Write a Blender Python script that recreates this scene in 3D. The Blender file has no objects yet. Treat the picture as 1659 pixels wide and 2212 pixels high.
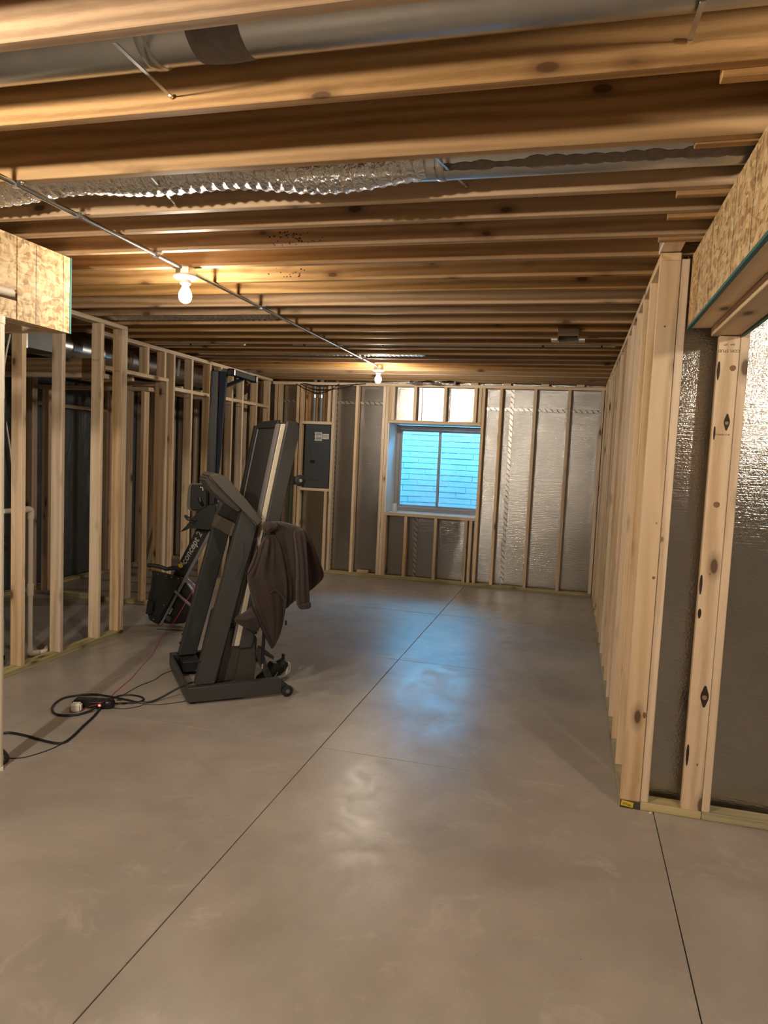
import bpy, bmesh, math, random
import numpy as np
from mathutils import Vector, Matrix
random.seed(7)
SC = bpy.context.scene
COL = SC.collection

# ---------------------------------------------------------------- camera
IW, IH, FOC = 1659.0, 2212.0, 1533.57
YAW, PITCH, ROLL, CAMZ = -0.256541287, -0.0792717368, 0.0459912196, 1.545
_f = Vector((math.sin(YAW)*math.cos(PITCH), math.cos(YAW)*math.cos(PITCH), math.sin(PITCH)))
_r = Vector((math.cos(YAW), -math.sin(YAW), 0)); _u = _r.cross(_f)
_r, _u = _r*math.cos(ROLL)+_u*math.sin(ROLL), -_r*math.sin(ROLL)+_u*math.cos(ROLL)
CAM = Vector((0, 0, CAMZ))
cd = bpy.data.cameras.new('camera'); cam = bpy.data.objects.new('camera', cd); COL.objects.link(cam)
cd.sensor_fit = 'HORIZONTAL'; cd.sensor_width = 36.0; cd.lens = FOC/IW*36.0; cd.clip_start = .05
cam.matrix_world = Matrix(((_r.x, _u.x, -_f.x, 0), (_r.y, _u.y, -_f.y, 0), (_r.z, _u.z, -_f.z, CAMZ), (0, 0, 0, 1)))
SC.camera = cam
# ---------------------------------------------------------------- sky, exposure
BULB_E = 1250.0          # emission strength of the lamp bulbs
SKY_E = 44.0
w = bpy.data.worlds.new('world'); SC.world = w; w.use_nodes = True
bg = w.node_tree.nodes['Background']; bg.inputs[0].default_value = (0.14, 0.56, 1.0, 1); bg.inputs[1].default_value = SKY_E
SC.view_settings.view_transform = 'Standard'; SC.view_settings.look = 'None'
SC.view_settings.gamma = 1; SC.view_settings.use_curve_mapping = False
SC.view_settings.exposure = 0.40
LAMPS = [(-2.0, 3.36), (-2.0, 7.14), (-2.0, 0.5), (1.5, 1.3)]
LAMP_K = [.44, .52, 2.2, .80]

# ---------------------------------------------------------------- measuring helpers (photo point -> place in the room)
def ray(x, y): return _f + _r*((x-IW/2)/FOC) - _u*((y-IH/2)/FOC)
def on(x, y, ax, val):
    d = ray(x, y); return CAM + d*((val-CAM[ax])/d[ax])
def onplane(x, y, o, n):
    d = ray(x, y); return CAM + d*(((o-CAM).dot(n))/d.dot(n))
def fl(x, y, z=0.0): return on(x, y, 2, z)

# ---------------------------------------------------------------- node / material helpers
MATS = {}
class NT:
    def __init__(s, name):
        s.m = bpy.data.materials.new(name); s.m.use_nodes = True; s.t = s.m.node_tree
        s.b = s.t.nodes['Principled BSDF']; s.out = s.t.nodes['Material Output']
    def n(s, typ, **kw):
        nd = s.t.nodes.new(typ)
        for k, v in kw.items():
            if isinstance(k, str) and hasattr(nd, k): setattr(nd, k, v)
        return nd
    def l(s, a, b): s.t.links.new(a, b)
    def math(s, op, a, b=None, clamp=False):
        nd = s.n('ShaderNodeMath', operation=op, use_clamp=clamp)
        for i, q in enumerate((a, b)):
            if q is None: continue
            if isinstance(q, (int, float)): nd.inputs[i].default_value = q
            else: s.l(q, nd.inputs[i])
        return nd.outputs[0]
    def mix(s, fac, a, b, blend='MIX'):
        nd = s.n('ShaderNodeMix', data_type='RGBA', blend_type=blend)
        for i, q in ((0, fac), (6, a), (7, b)):
            if isinstance(q, (int, float)): nd.inputs[i].default_value = q
            elif isinstance(q, tuple): nd.inputs[i].default_value = (*q, 1) if len(q) == 3 else q
            else: s.l(q, nd.inputs[i])
        return nd.outputs[2]
    def ramp(s, fac, *stops):
        nd = s.n('ShaderNodeValToRGB'); e = nd.color_ramp.elements
        while len(e) < len(stops): e.new(.5)
        for el, (p, c) in zip(e, stops):
            el.position = p; el.color = (*c, 1) if isinstance(c, tuple) else (c, c, c, 1)
        s.l(fac, nd.inputs[0]); return nd.outputs[0]
    def coord(s, kind='Object', scale=(1, 1, 1), rnd=0.0, rot=(0, 0, 0)):
        tc = s.n('ShaderNodeTexCoord')
        if kind == 'World':
            g = s.n('ShaderNodeNewGeometry'); src = g.outputs['Position']
        else: src = tc.outputs[kind]
        mp = s.n('ShaderNodeMapping'); mp.inputs['Scale'].default_value = scale; mp.inputs['Rotation'].default_value = rot
        s.l(src, mp.inputs[0])
        if rnd:
            oi = s.n('ShaderNodeObjectInfo'); c = s.n('ShaderNodeCombineXYZ')
            a = s.math('MULTIPLY', oi.outputs['Random'], rnd)
            b = s.math('MULTIPLY', oi.outputs['Random'], rnd*1.7); d = s.math('MULTIPLY', oi.outputs['Random'], rnd*2.3)
            s.l(a, c.inputs[0]); s.l(b, c.inputs[1]); s.l(d, c.inputs[2])
            v = s.n('ShaderNodeVectorMath', operation='ADD'); s.l(mp.outputs[0], v.inputs[0]); s.l(c.outputs[0], v.inputs[1])
            return v.outputs[0]
        return mp.outputs[0]
    def noise(s, vec, scale, detail=3, rough=.5, dist=0):
        nd = s.n('ShaderNodeTexNoise'); nd.inputs['Scale'].default_value = scale; nd.inputs['Detail'].default_value = detail
        nd.inputs['Roughness'].default_value = rough; nd.inputs['Distortion'].default_value = dist
        s.l(vec, nd.inputs['Vector']); return nd.outputs[0]
    def vor(s, vec, scale, feature='F1', out='Distance'):
        nd = s.n('ShaderNodeTexVoronoi', feature=feature); nd.inputs['Scale'].default_value = scale
        s.l(vec, nd.inputs['Vector']); return nd.outputs[out]
    def bump(s, h, strength=.3, dist=.01):
        nd = s.n('ShaderNodeBump'); nd.inputs['Strength'].default_value = strength; nd.inputs['Distance'].default_value = dist
        s.l(h, nd.inputs['Height']); s.l(nd.outputs[0], s.b.inputs['Normal'])
    def set(s, col=None, rough=None, metal=None, spec=None, **kw):
        for nm, q in (('Base Color', col), ('Roughness', rough), ('Metallic', metal), ('Specular IOR Level', spec)):
            if q is None: continue
            if isinstance(q, tuple): s.b.inputs[nm].default_value = (*q, 1)
            elif isinstance(q, (int, float)): s.b.inputs[nm].default_value = q
            else: s.l(q, s.b.inputs[nm])
        return s

def wood(kind, axis):
    key = f'{kind}_lumber_{axis}'
    if key in MATS: return MATS[key]
    s = NT(key)
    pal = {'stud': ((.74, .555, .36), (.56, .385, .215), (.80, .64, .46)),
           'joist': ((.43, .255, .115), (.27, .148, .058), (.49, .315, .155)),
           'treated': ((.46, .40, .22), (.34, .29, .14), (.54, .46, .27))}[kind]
    st = .10
    sc = [1.0, 1.0, 1.0]; sc['xyz'.index(axis)] = st
    v = s.coord('Object', tuple(sc), rnd=37.0)
    big = s.noise(v, 5, 2, .5, .4)
    ring = s.n('ShaderNodeTexWave', wave_type='RINGS', rings_direction=axis.upper())
    ring.inputs['Scale'].default_value = 9; ring.inputs['Distortion'].default_value = 5; ring.inputs['Detail'].default_value = 2
    ring.inputs['Detail Scale'].default_value = 1.2
    s.l(v, ring.inputs['Vector'])
    fine = s.noise(v, 160, 3, .6)
    g = s.math('ADD', s.math('MULTIPLY', ring.outputs['Fac'], .45), s.math('MULTIPLY', fine, .55))
    c = s.mix(s.ramp(g, (.30, 0.0), (.72, 1.0)), pal[0], pal[1])
    c = s.mix(s.ramp(big, (.42, 0.0), (.72, 1.0)), c, pal[2])
    # darker heart streaks
    c = s.mix(s.ramp(s.noise(v, 11, 3, .6, 1.0), (.58, 0.0), (.74, .45)), c, tuple(q*.6 for q in pal[1]))
    # knots
    q_ = 7.5 if kind == 'joist' else 6.5; sk = [q_]*3; sk['xyz'.index(axis)] = q_*.45
    vk = s.coord('Object', tuple(sk), rnd=61.0)
    kd = s.vor(vk, 1.0)
    k = s.ramp(kd, (.085, 1.0), (.115, .45), (.24, 0.0))
    c = s.mix(s.math('MULTIPLY', k, .88), c, (.075, .032, .014))
    oi = s.n('ShaderNodeObjectInfo')
    h = s.n('ShaderNodeHueSaturation'); s.l(c, h.inputs['Color'])
    s.l(s.math('ADD', s.math('MULTIPLY', oi.outputs['Random'], .30), .86), h.inputs['Value'])
    s.l(s.math('ADD', s.math('MULTIPLY', s.math('FRACT', s.math('MULTIPLY', oi.outputs['Random'], 7.3)), .30), .80), h.inputs['Saturation'])
    s.set(h.outputs[0], .62 if kind != 'treated' else .7, 0, .3)
    s.bump(g, .12, .002)
    MATS[key] = s.m; return s.m

def m_concrete():
    s = NT('slab_concrete')
    v = s.coord('World')
    a = s.noise(v, .85, 6, .62, .3); b = s.noise(v, 3.1, 6, .6, .3); f = s.noise(v, 90, 3, .6)
    c = s.mix(s.ramp(a, (.38, 0.0), (.62, 1.0)), (.25, .225, .197), (.43, .388, .34))
    c = s.mix(s.ramp(b, (.30, 0.0), (.74, 1.0)), s.mix(.45, c, (.31, .28, .25)), c)
    c = s.mix(s.ramp(s.noise(v, 4.2, 7, .7, .8), (.56, 0.0), (.74, .5)), c, (.53, .485, .43))
    c = s.mix(s.ramp(s.noise(v, 2.0, 4, .6, 1.0), (.55, 0.0), (.8, .5)), c, (.31, .25, .20))
    c = s.mix(s.math('MULTIPLY', s.ramp(f, (.3, 0.0), (.7, 1.0)), .18), c, (.22, .2, .18))
    vs = s.vor(s.coord('World', (7, 7, 7)), 1.0)
    c = s.mix(s.ramp(vs, (.012, .8), (.03, 0.0)), c, (.10, .08, .06))
    r = s.ramp(s.noise(v, 3.4, 7, .7, 1.2), (.36, .285), (.50, .34), (.66, .45))
    s.set(c, r, 0, .45)
    s.bump(s.math('ADD', s.noise(v, 17, 6, .66, 1.2), s.math('MULTIPLY', b, 2.0)), .09, .006)
    return s.m
def m_osb():
    s = NT('osb_board')
    v = s.coord('Object', (1, 1, 1), rnd=11)
    wv = s.n('ShaderNodeVectorMath', operation='ADD'); nz = s.n('ShaderNodeTexNoise'); nz.inputs['Scale'].default_value = 9
    s.l(v, nz.inputs['Vector']); sc = s.n('ShaderNodeVectorMath', operation='SCALE'); sc.inputs['Scale'].default_value = .09
    s.l(nz.outputs['Color'], sc.inputs[0]); s.l(v, wv.inputs[0]); s.l(sc.outputs[0], wv.inputs[1])
    def flakes(rot, scl):
        mp = s.n('ShaderNodeMapping'); mp.inputs['Rotation'].default_value = rot; mp.inputs['Scale'].default_value = scl
        s.l(wv.outputs[0], mp.inputs[0]); nd = s.n('ShaderNodeTexVoronoi'); nd.inputs['Scale'].default_value = 1
        s.l(mp.outputs[0], nd.inputs['Vector']); return nd
    f1 = flakes((.5, .2, .1), (44, 18, 80)); f2 = flakes((-.6, .4, 1.2), (78, 60, 22))
    sep = s.n('ShaderNodeSeparateColor'); s.l(f1.outputs['Color'], sep.inputs[0])
    sep2 = s.n('ShaderNodeSeparateColor'); s.l(f2.outputs['Color'], sep2.inputs[0])
    t = s.math('ADD', s.math('MULTIPLY', sep.outputs[0], .55), s.math('MULTIPLY', sep2.outputs[0], .45))
    c = s.ramp(t, (.12, (.25, .135, .05)), (.40, (.44, .28, .12)), (.60, (.55, .38, .185)), (.9, (.66, .50, .28)))
    e = s.ramp(s.noise(s.coord('Object', (1, 1, 1), rnd=11), 120, 4, .7), (.60, 0.0), (.68, 1.0))
    c = s.mix(s.math('MULTIPLY', e, .55), c, (.20, .10, .04))
    s.set(c, .6, 0, .35); s.bump(t, .25, .002); return s.m
def m_foil(name='wall_foil', rough=.14, big=1.0, col=(.53, .515, .49)):
    s = NT(name)
    v = s.coord('World', (1.5, 1.5, 26)); v2 = s.coord('World', (1, 1, 1))
    h = s.math('ADD', s.math('MULTIPLY', s.noise(v, 5.0, 4, .6, .5), 1.1), s.math('MULTIPLY', s.noise(v2, 120, 2, .6), 1.0))
    h = s.math('ADD', h, s.math('MULTIPLY', s.noise(v2, 2.4, 2, .5), 1.4*big))
    s.set(s.mix(s.noise(v2, 3, 3), col, tuple(q*.8 for q in col)), rough, 1.0)
    s.bump(h, .24, .007); return s.m
def m_crinkle():
    s = NT('crinkled_foil')
    v = s.coord('Object', (1, 1, 1), rnd=3)
    s.set((.82, .81, .79), .22, 1.0)
    s.bump(s.math('ADD', s.vor(v, 60, 'F1'), s.noise(v, 130, 3, .6)), .8, .008); return s.m
def plain(name, col, rough=.5, metal=0.0, spec=.5, nz=0.0, scale=40, bump=0.0, bdist=.003):
    if name in MATS: return MATS[name]
    s = NT(name)
    if nz:
        n = s.noise(s.coord('Object', (1, 1, 1), rnd=5), scale, 4, .6)
        s.set(s.mix(n, tuple(max(0, q*(1-nz)) for q in col), tuple(min(1, q*(1+nz)) for q in col)), rough, metal, spec)
        if bump: s.bump(n, bump, bdist)
    else: s.set(col, rough, metal, spec)
    MATS[name] = s.m; return s.m
def m_emit(name, col, e):
    s = NT(name); s.b.inputs['Emission Color'].default_value = (*col, 1); s.b.inputs['Emission Strength'].default_value = e
    s.set((.9, .9, .85), .3); return s.m
def m_glass():
    s = NT('window_glass'); t = s.t
    tr = s.n('ShaderNodeBsdfTransparent'); tr.inputs[0].default_value = (.93, .97, .97, 1)
    gl = s.n('ShaderNodeBsdfGlossy'); gl.inputs['Roughness'].default_value = .02
    fr = s.n('ShaderNodeFresnel'); fr.inputs[0].default_value = 1.45
    mx = s.n('ShaderNodeMixShader'); s.l(fr.outputs[0], mx.inputs[0]); s.l(tr.outputs[0], mx.inputs[1]); s.l(gl.outputs[0], mx.inputs[2])
    s.l(mx.outputs[0], s.out.inputs[0]); return s.m
def m_poly():
    s = NT('plastic_sheet'); v = s.coord('World', (3, 3, .7))
    s.set(s.mix(s.noise(v, 2, 4, .6, 1), (.05, .056, .066), (.13, .145, .165)), .28, 0, .6)
    s.bump(s.noise(v, 4, 5, .6, 1.5), .8, .05); return s.m
def m_seam():
    s = NT('taped_seam')
    v = s.coord('Object', (1, 1, 1)); sep = s.n('ShaderNodeSeparateXYZ'); s.l(v, sep.inputs[0])
    # row of little triangles printed along the tape
    a = s.math('ADD', sep.outputs[0], s.math('MULTIPLY', sep.outputs[2], 1.0))
    t = s.math('ABSOLUTE', s.math('SUBTRACT', s.math('FRACT', s.math('MULTIPLY', a, 15)), .5))
    nz = s.noise(v, 45, 2, .6)
    m = s.math('GREATER_THAN', s.math('ADD', t, s.math('MULTIPLY', nz, .55)), .66)
    s.set(s.mix(m, (.60, .585, .56), (.17, .15, .125)), .30, .95); s.bump(nz, .5, .004); return s.m
def m_fabric():
    s = NT('brown_fleece'); v = s.coord('Object', (1, 1, 1))
    n = s.noise(v, 420, 2, .6); b = s.noise(v, 14, 3, .55, .6)
    s.set(s.mix(b, (.040, .028, .026), (.062, .045, .041)), .95, 0, .1)
    s.b.inputs['Sheen Weight'].default_value = .15; s.b.inputs['Sheen Roughness'].default_value = .5
    s.bump(s.math('ADD', s.math('MULTIPLY', n, .25), b), .35, .012); return s.m
def m_mastic():
    s = NT('grey_mastic'); v = s.coord('Object', (1, 1, 1)); n = s.noise(v, 22, 4, .65, 1)
    s.set(s.mix(n, (.10, .075, .06), (.27, .23, .20)), .8); s.bump(n, .5, .01); return s.m
def m_perf():
    s = NT('perforated_metal'); v = s.vor(s.coord('Object', (1, 1, 1)), 190)
    s.set(s.mix(s.ramp(v, (.30, 0.0), (.42, 1.0)), (.012, .012, .012), (.11, .108, .105)), .6, .1); return s.m

M = dict(concrete=m_concrete(), osb=m_osb(), foil=m_foil(), crinkle=m_crinkle(), glass=m_glass(), poly=m_poly(), seam=m_seam(),
  fabric=m_fabric(), mastic=m_mastic(), perf=m_perf(),
  galv=plain('galvanised_steel', (.52, .53, .53), .30, 1.0, nz=.16, scale=9),
  steel=plain('zinc_conduit', (.62, .64, .66), .28, 1.0),
  chrome=plain('chrome', (.8, .8, .8), .15, 1.0),
  tm=plain('charcoal_powder_coat', (.054, .055, .054), .42, .25, nz=.10, scale=160, bump=.05, bdist=.001),
  tmdark=plain('black_moulding', (.016, .016, .017), .5, nz=.1),
  belt=plain('running_belt', (.022, .020, .019), .75, nz=.25, scale=220),
  cream=plain('cream_foot_rail', (.62, .55, .43), .5, nz=.08),
  grey=plain('grey_moulding', (.15, .145, .14), .45),
  black=plain('black_plastic', (.010, .010, .011), .38, nz=.1),
  navy=plain('blue_black_rail', (.016, .021, .034), .7, 0, .12),
  alu=plain('brushed_rail_edge', (.30, .30, .31), .35, .8),
  rubber=plain('black_rubber', (.014, .014, .014), .6),
  cord=plain('black_cord', (.012, .012, .013), .45),
  red=plain('red_cord', (.42, .055, .045), .5),
  white=plain('white_plastic', (.80, .77, .70), .4),
  pvc=plain('pvc_pipe', (.72, .66, .55), .38, nz=.06),
  post=plain('painted_post', (.80, .72, .58), .5, nz=.06),
  vinyl=plain('window_vinyl', (.30, .30, .31), .4),
  reveal=plain('window_lining', (.80, .80, .78), .6, nz=.06),
  panel=plain('panel_grey_enamel', (.065, .075, .085), .38, .1),
  paper=plain('paper_label', (.72, .72, .70), .6, nz=.05),
  ink=plain('black_ink', (.02, .018, .016), .6),
  letter=plain('silver_lettering', (.42, .42, .42), .5),
  yellow=plain('yellow_print', (.75, .55, .06), .5),
  teal=plain('teal_edge_seal', (.012, .12, .125), .55, nz=.25, scale=30),
  brick=plain('well_liner_stone', (.27, .285, .29), .75, nz=.30, scale=55, bump=.4, bdist=.01),
  mortar=plain('well_liner_joint', (.42, .43, .44), .7),
  gravel=plain('well_gravel', (.45, .45, .45), .9, nz=.5, scale=30),
  darkwall=plain('dark_foundation', (.10, .095, .09), .85, nz=.3, scale=6),
  plainwall=plain('far_wall_board', (.42, .36, .29), .8, nz=.1, scale=4),
  furn=plain('furnace_enamel', (.52, .49, .42), .45, nz=.05),
  green=plain('green_handle', (.012, .085, .045), .4),
  glassjar=plain('clear_jar', (.55, .62, .64), .12, 0, .8),
  porcelain=plain('white_porcelain', (.80, .76, .68), .3))
BULBS = [m_emit('lit_bulb', (1.0, .885, .72), BULB_E*k) for k in LAMP_K]
M['led'] = m_emit('red_switch', (1.0, .12, .06), .7)

# ---------------------------------------------------------------- object helpers
def tag(o, label=None, cat=None, group=None, kind=None):
    for k, v in (('label', label), ('category', cat), ('group', group), ('kind', kind)):
        if v: o[k] = v
    return o
def link(name, me, mat=None, parent=None, loc=None, rot=None):
    o = bpy.data.objects.new(name, me); COL.objects.link(o)
    if mat is not None and me is not None and not me.materials: me.materials.append(mat)
    if parent is not None: o.parent = parent
    if loc is not None: o.location = loc
    if rot is not None: o.rotation_euler = rot
    return o
def empty(name, loc=(0, 0, 0), rz=0.0):
    o = bpy.data.objects.new(name, None); COL.objects.link(o); o.location = loc; o.rotation_euler = (0, 0, rz); o.empty_display_size = .1
    return o
def finish(bm, name, smooth=False):
    bmesh.ops.recalc_face_normals(bm, faces=bm.faces)
    me = bpy.data.meshes.new(name); bm.to_mesh(me); bm.free()
    if smooth:
        for p in me.polygons: p.use_smooth = True
        try: me.set_sharp_from_angle(angle=math.radians(38))
        except Exception: pass
    return me
BOX = {}
def boxmesh(dx, dy, dz, mat, bev=.003):
    key = (round(dx, 4), round(dy, 4), round(dz, 4), mat.name, bev)
    if key in BOX: return BOX[key]
    bm = bmesh.new(); bmesh.ops.create_cube(bm, size=1)
    for v in bm.verts: v.co = (v.co.x*dx, v.co.y*dy, v.co.z*dz)
    if bev: bmesh.ops.bevel(bm, geom=bm.edges[:], offset=min(bev, .3*min(dx, dy, dz)), segments=1, affect='EDGES')
    me = finish(bm, 'box'); me.materials.append(mat); BOX[key] = me; return me
def box(name, x0, x1, y0, y1, z0, z1, mat, parent=None, bev=.003, rot=None):
    me = boxmesh(abs(x1-x0), abs(y1-y0), abs(z1-z0), mat, bev)
    o = link(name, me, None, parent, ((x0+x1)/2, (y0+y1)/2, (z0+z1)/2), rot)
    return o
def lumber(name, x0, x1, y0, y1, z0, z1, kind, parent, bev=.0025):
    d = (x1-x0, y1-y0, z1-z0); ax = 'xyz'[max(range(3), key=lambda i: abs(d[i]))]
    return box(name, x0, x1, y0, y1, z0, z1, wood(kind, ax), parent, bev)
def prism(name, poly, n0, n1, mat, parent=None, bev=.004, seg=1, smooth=False):
    """poly in local (x,z), extruded along local y from n0 to n1"""
    bm = bmesh.new()
    a = [bm.verts.new((x, n0, z)) for x, z in poly]; b = [bm.verts.new((x, n1, z)) for x, z in poly]
    bm.faces.new(a); bm.faces.new(b[::-1]); k = len(poly)
    for i in range(k): bm.faces.new((a[i], b[i], b[(i+1) % k], a[(i+1) % k]))
    if bev: bmesh.ops.bevel(bm, geom=bm.edges[:], offset=bev, segments=seg, affect='EDGES')
    return link(name, finish(bm, name, smooth), mat, parent)
def lathe(name, prof, mat, parent=None, loc=(0, 0, 0), axis='z', n=20, smooth=True):
    bm = bmesh.new(); rings = []
    for r, h in prof:
        ring = []
        for i in range(n):
            t = 2*math.pi*i/n; c, s_ = r*math.cos(t), r*math.sin(t)
            ring.append(bm.verts.new({'z': (c, s_, h), 'y': (c, h, s_), 'x': (h, c, s_)}[axis]))
        rings.append(ring)
    for a, b in zip(rings, rings[1:]):
        for i in range(n): bm.faces.new((a[i], a[(i+1) % n], b[(i+1) % n], b[i]))
    for e in (rings[0], rings[-1]):
        try: bm.faces.new(e)
        except Exception: pass
    return link(name, finish(bm, name, smooth), mat, parent, loc)
def catmull(pts, per=8):
    P = [Vector(p) for p in pts]
    if len(P) < 3: return P
    Q = [P[0]*2-P[1]]+P+[P[-1]*2-P[-2]]; out = []
    for i in range(1, len(Q)-2):
        a, b, c, d = Q[i-1], Q[i], Q[i+1], Q[i+2]
        for k in range(per):
            t = k/per
            out.append(.5*((2*b)+(c-a)*t+(2*a-5*b+4*c-d)*t*t+(3*b-a-3*c+d)*t**3))
    out.append(P[-1]); return out
def tube(name, pts, r, mat, parent=None, n=10, curve=True, per=8, radii=None):
    P = catmull(pts, per) if curve else [Vector(p) for p in pts]
    bm = bmesh.new(); rings = []; up = None
    for i, p in enumerate(P):
        d = (P[min(i+1, len(P)-1)]-P[max(i-1, 0)]).normalized()
        if up is None:
            up = Vector((0, 0, 1)) if abs(d.z) < .9 else Vector((1, 0, 0))
        up = (up-d*up.dot(d)).normalized(); s_ = d.cross(up)
        rr = radii(i/(len(P)-1)) if radii else r
        rings.append([bm.verts.new(p+(up*math.cos(2*math.pi*k/n)+s_*math.sin(2*math.pi*k/n))*rr) for k in range(n)])
    for a, b in zip(rings, rings[1:]):
        for k in range(n): bm.faces.new((a[k], a[(k+1) % n], b[(k+1) % n], b[k]))
    bm.faces.new(rings[0]); bm.faces.new(rings[-1][::-1])
    return link(name, finish(bm, name, True), mat, parent)
def bar(name, a, b, wd, th, mat, parent=None, upv=(0, 0, 1), bev=.001):
    """flat bar from a to b"""
    a, b = Vector(a), Vector(b); d = b-a; L = d.length; d.normalize()
    s_ = d.cross(Vector(upv)).normalized(); u2 = s_.cross(d)
    me = boxmesh(L, wd, th, mat, bev)
    o = link(name, me, None, parent)
    o.matrix_local = Matrix(((d.x, s_.x, u2.x, (a.x+b.x)/2), (d.y, s_.y, u2.y, (a.y+b.y)/2), (d.z, s_.z, u2.z, (a.z+b.z)/2), (0, 0, 0, 1)))
    return o
def multi(name, boxes, mat, parent=None):
    bm = bmesh.new()
    for (x0, x1, y0, y1, z0, z1) in boxes:
        r = bmesh.ops.create_cube(bm, size=1)
        for v in r['verts']: v.co = ((x0+x1)/2+v.co.x*(x1-x0), (y0+y1)/2+v.co.y*(y1-y0), (z0+z1)/2+v.co.z*(z1-z0))
    return link(name, finish(bm, name), mat, parent)
def text(name, body, size, mat, parent, matrix, shear=0.0, extrude=.0006, spacing=1.0, bold=0.0):
    cu = bpy.data.curves.new(name, 'FONT'); cu.body = body; cu.size = size; cu.shear = shear; cu.extrude = extrude
    cu.space_character = spacing; cu.offset = bold; cu.align_x = 'CENTER'; cu.align_y = 'CENTER'
    t = bpy.data.objects.new(name, cu); COL.objects.link(t)
    dg = bpy.context.evaluated_depsgraph_get(); me = bpy.data.meshes.new_from_object(t.evaluated_get(dg))
    bpy.data.objects.remove(t); bpy.data.curves.remove(cu)
    me.materials.clear(); me.materials.append(mat)
    o = link(name, me, None, parent); o.matrix_local = matrix; return o

# ================================================================ SETTING
SW, SD = .036, .085            # stud: thickness, depth
ZP, ZT, ZJ = .036, 2.432, 2.468   # top of bottom plate, underside of top plate, underside of joists
# ---- floor: slabs divided by saw-cut joints
floor = box('floor', -5.6, 3.4, -3.2, 8.75, -.20, -.035, M['darkwall'], None, 0)
tag(floor, 'tan-grey concrete floor with saw-cut joints and cloudy mottling', 'floor', kind='structure')
xs = [-5.6, -2.83, -1.19, .45, 2.09, 3.4]; ys = [-3.2, 0.15, 3.435, 5.175, 6.86, 8.75]
for i in range(len(xs)-1):
    for j in range(len(ys)-1):
        g = .0019
        o = box('slab', xs[i]+g, xs[i+1]-g, ys[j]+g, ys[j+1]-g, -.034, 0, M['concrete'], None, .0014)
        o.parent = floor; o.matrix_parent_inverse = floor.matrix_world.inverted()
        o.location = o.location-floor.location; o.matrix_parent_inverse = Matrix()

def struct(name, label, cat, loc=(0, 0, 0)):
    e = empty(name, loc); tag(e, label, cat, kind='structure'); return e

# ---- ceiling: subfloor and joists
ceil_ = struct('ceiling', 'open joist ceiling of brown lumber under the floor above', 'ceiling')
box('subfloor', -5.6, 3.4, -3.2, 9.1, 2.705, 2.725, M['osb'], ceil_, 0)
JY = [1.483, 1.853, 2.227, 2.596, 2.83, 3.114, 3.395, 3.705, 3.995, 4.31, 4.60, 4.92, 5.22, 5.51, 5.81, 6.085, 6.365, 6.689, 6.985, 7.27, 7.60, 7.95, 8.33, 8.64]
for y in [-2.9, -2.5, -2.1, -1.7, -1.3, -.95, -.6, -.25, .1, .45, .80, 1.14]+JY:
    dz = random.uniform(-.003, .003)
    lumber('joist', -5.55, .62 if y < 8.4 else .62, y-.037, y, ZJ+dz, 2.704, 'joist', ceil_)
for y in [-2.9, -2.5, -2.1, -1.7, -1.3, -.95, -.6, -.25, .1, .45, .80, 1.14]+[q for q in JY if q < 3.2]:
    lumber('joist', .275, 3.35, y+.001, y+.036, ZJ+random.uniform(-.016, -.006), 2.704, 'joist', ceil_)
# blocking over the right wall end
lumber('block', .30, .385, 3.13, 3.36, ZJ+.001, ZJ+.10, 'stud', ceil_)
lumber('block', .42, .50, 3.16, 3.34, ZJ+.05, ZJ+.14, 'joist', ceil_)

# ---- back wall
BY = 8.60
wx0, wx1, wz0, wz1 = -2.245, -1.11, .836, 1.955
wb = multi('wall_back', [(-5.6, wx0, 8.735, 9.12, 0, 2.70), (wx1+.02, .60, 8.735, 9.12, 0, 2.70), (wx0, wx1+.02, 8.735, 9.12, 0, wz0-.03), (wx0, wx1+.02, 8.735, 9.12, wz1+.05, 2.70)], M['darkwall'])
tag(wb, 'far foundation wall lined with silver foil behind pine studs around the window', 'wall', kind='structure')
def fpanel(x0, x1, z0, z1, y=8.718, wall=wb):
    box('foil_panel', x0, x1, y, y+.014, z0, z1, M['foil'], wall, .002)
for a, b in ((-5.5, -4.2), (-4.2, -2.985), (-2.985, wx0)):
    fpanel(a+.002, b-.002, .02, 2.195); fpanel(a+.002, b-.002, 2.2, 2.60)
for a, b in ((wx0, -1.86), (-1.86, wx1)): fpanel(a+.002, b-.002, .02, wz0-.03)
for a, b in ((wx0, -1.86), (-1.86, wx1)): fpanel(a+.002, b-.002, wz1+.03, 2.60)
for a, b in ((wx1, -.755), (-.755, .41)): fpanel(a+.002, b-.002, .02, 2.165); fpanel(a+.002, b-.002, 2.17, 2.60)
for x, z0, z1 in ((-2.985, .02, 2.6), (-1.86, .02, .80), (-.755, .02, 2.6)):
    box('seam_tape', x-.02, x+.02, 8.7135, 8.7175, z0, z1, M['seam'], wb, .001)
for x0, x1, z in ((-4.2, -3.4, 2.197), (-2.96, wx0, 2.197), (wx1, .41, 2.167)):
    box('seam_tape', x0, x1, 8.712, 8.7165, z-.018, z+.018, M['seam'], wb, .001)
def bs(x, z0=ZP, z1=ZT-.03, wd=SW):     # stud of the back wall, front face on BY
    lumber('stud', x, x+wd, BY, BY+SD, z0, z1, 'stud', wb)
BT = 2.402                               # underside of back top plate
lumber('bottom_plate', -3.80, .30, BY-.004, BY+SD, 0, ZP, 'treated', wb)
lumber('top_plate', -3.82, .305, BY, BY+SD, BT, BT+.036, 'stud', wb)
lumber('top_plate', -5.4, -3.86, BY, BY+SD, BT, BT+.036, 'stud', wb)
for x in (-3.79, -3.74, -3.485, -3.435, -3.0, -2.69, -2.335, -2.295, -1.105, -.895, -.497, -.108, .262): bs(x, ZP, BT)
for x in (-5.3, -4.95, -4.6, -4.25, -4.0): bs(x, ZP, BT)
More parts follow.
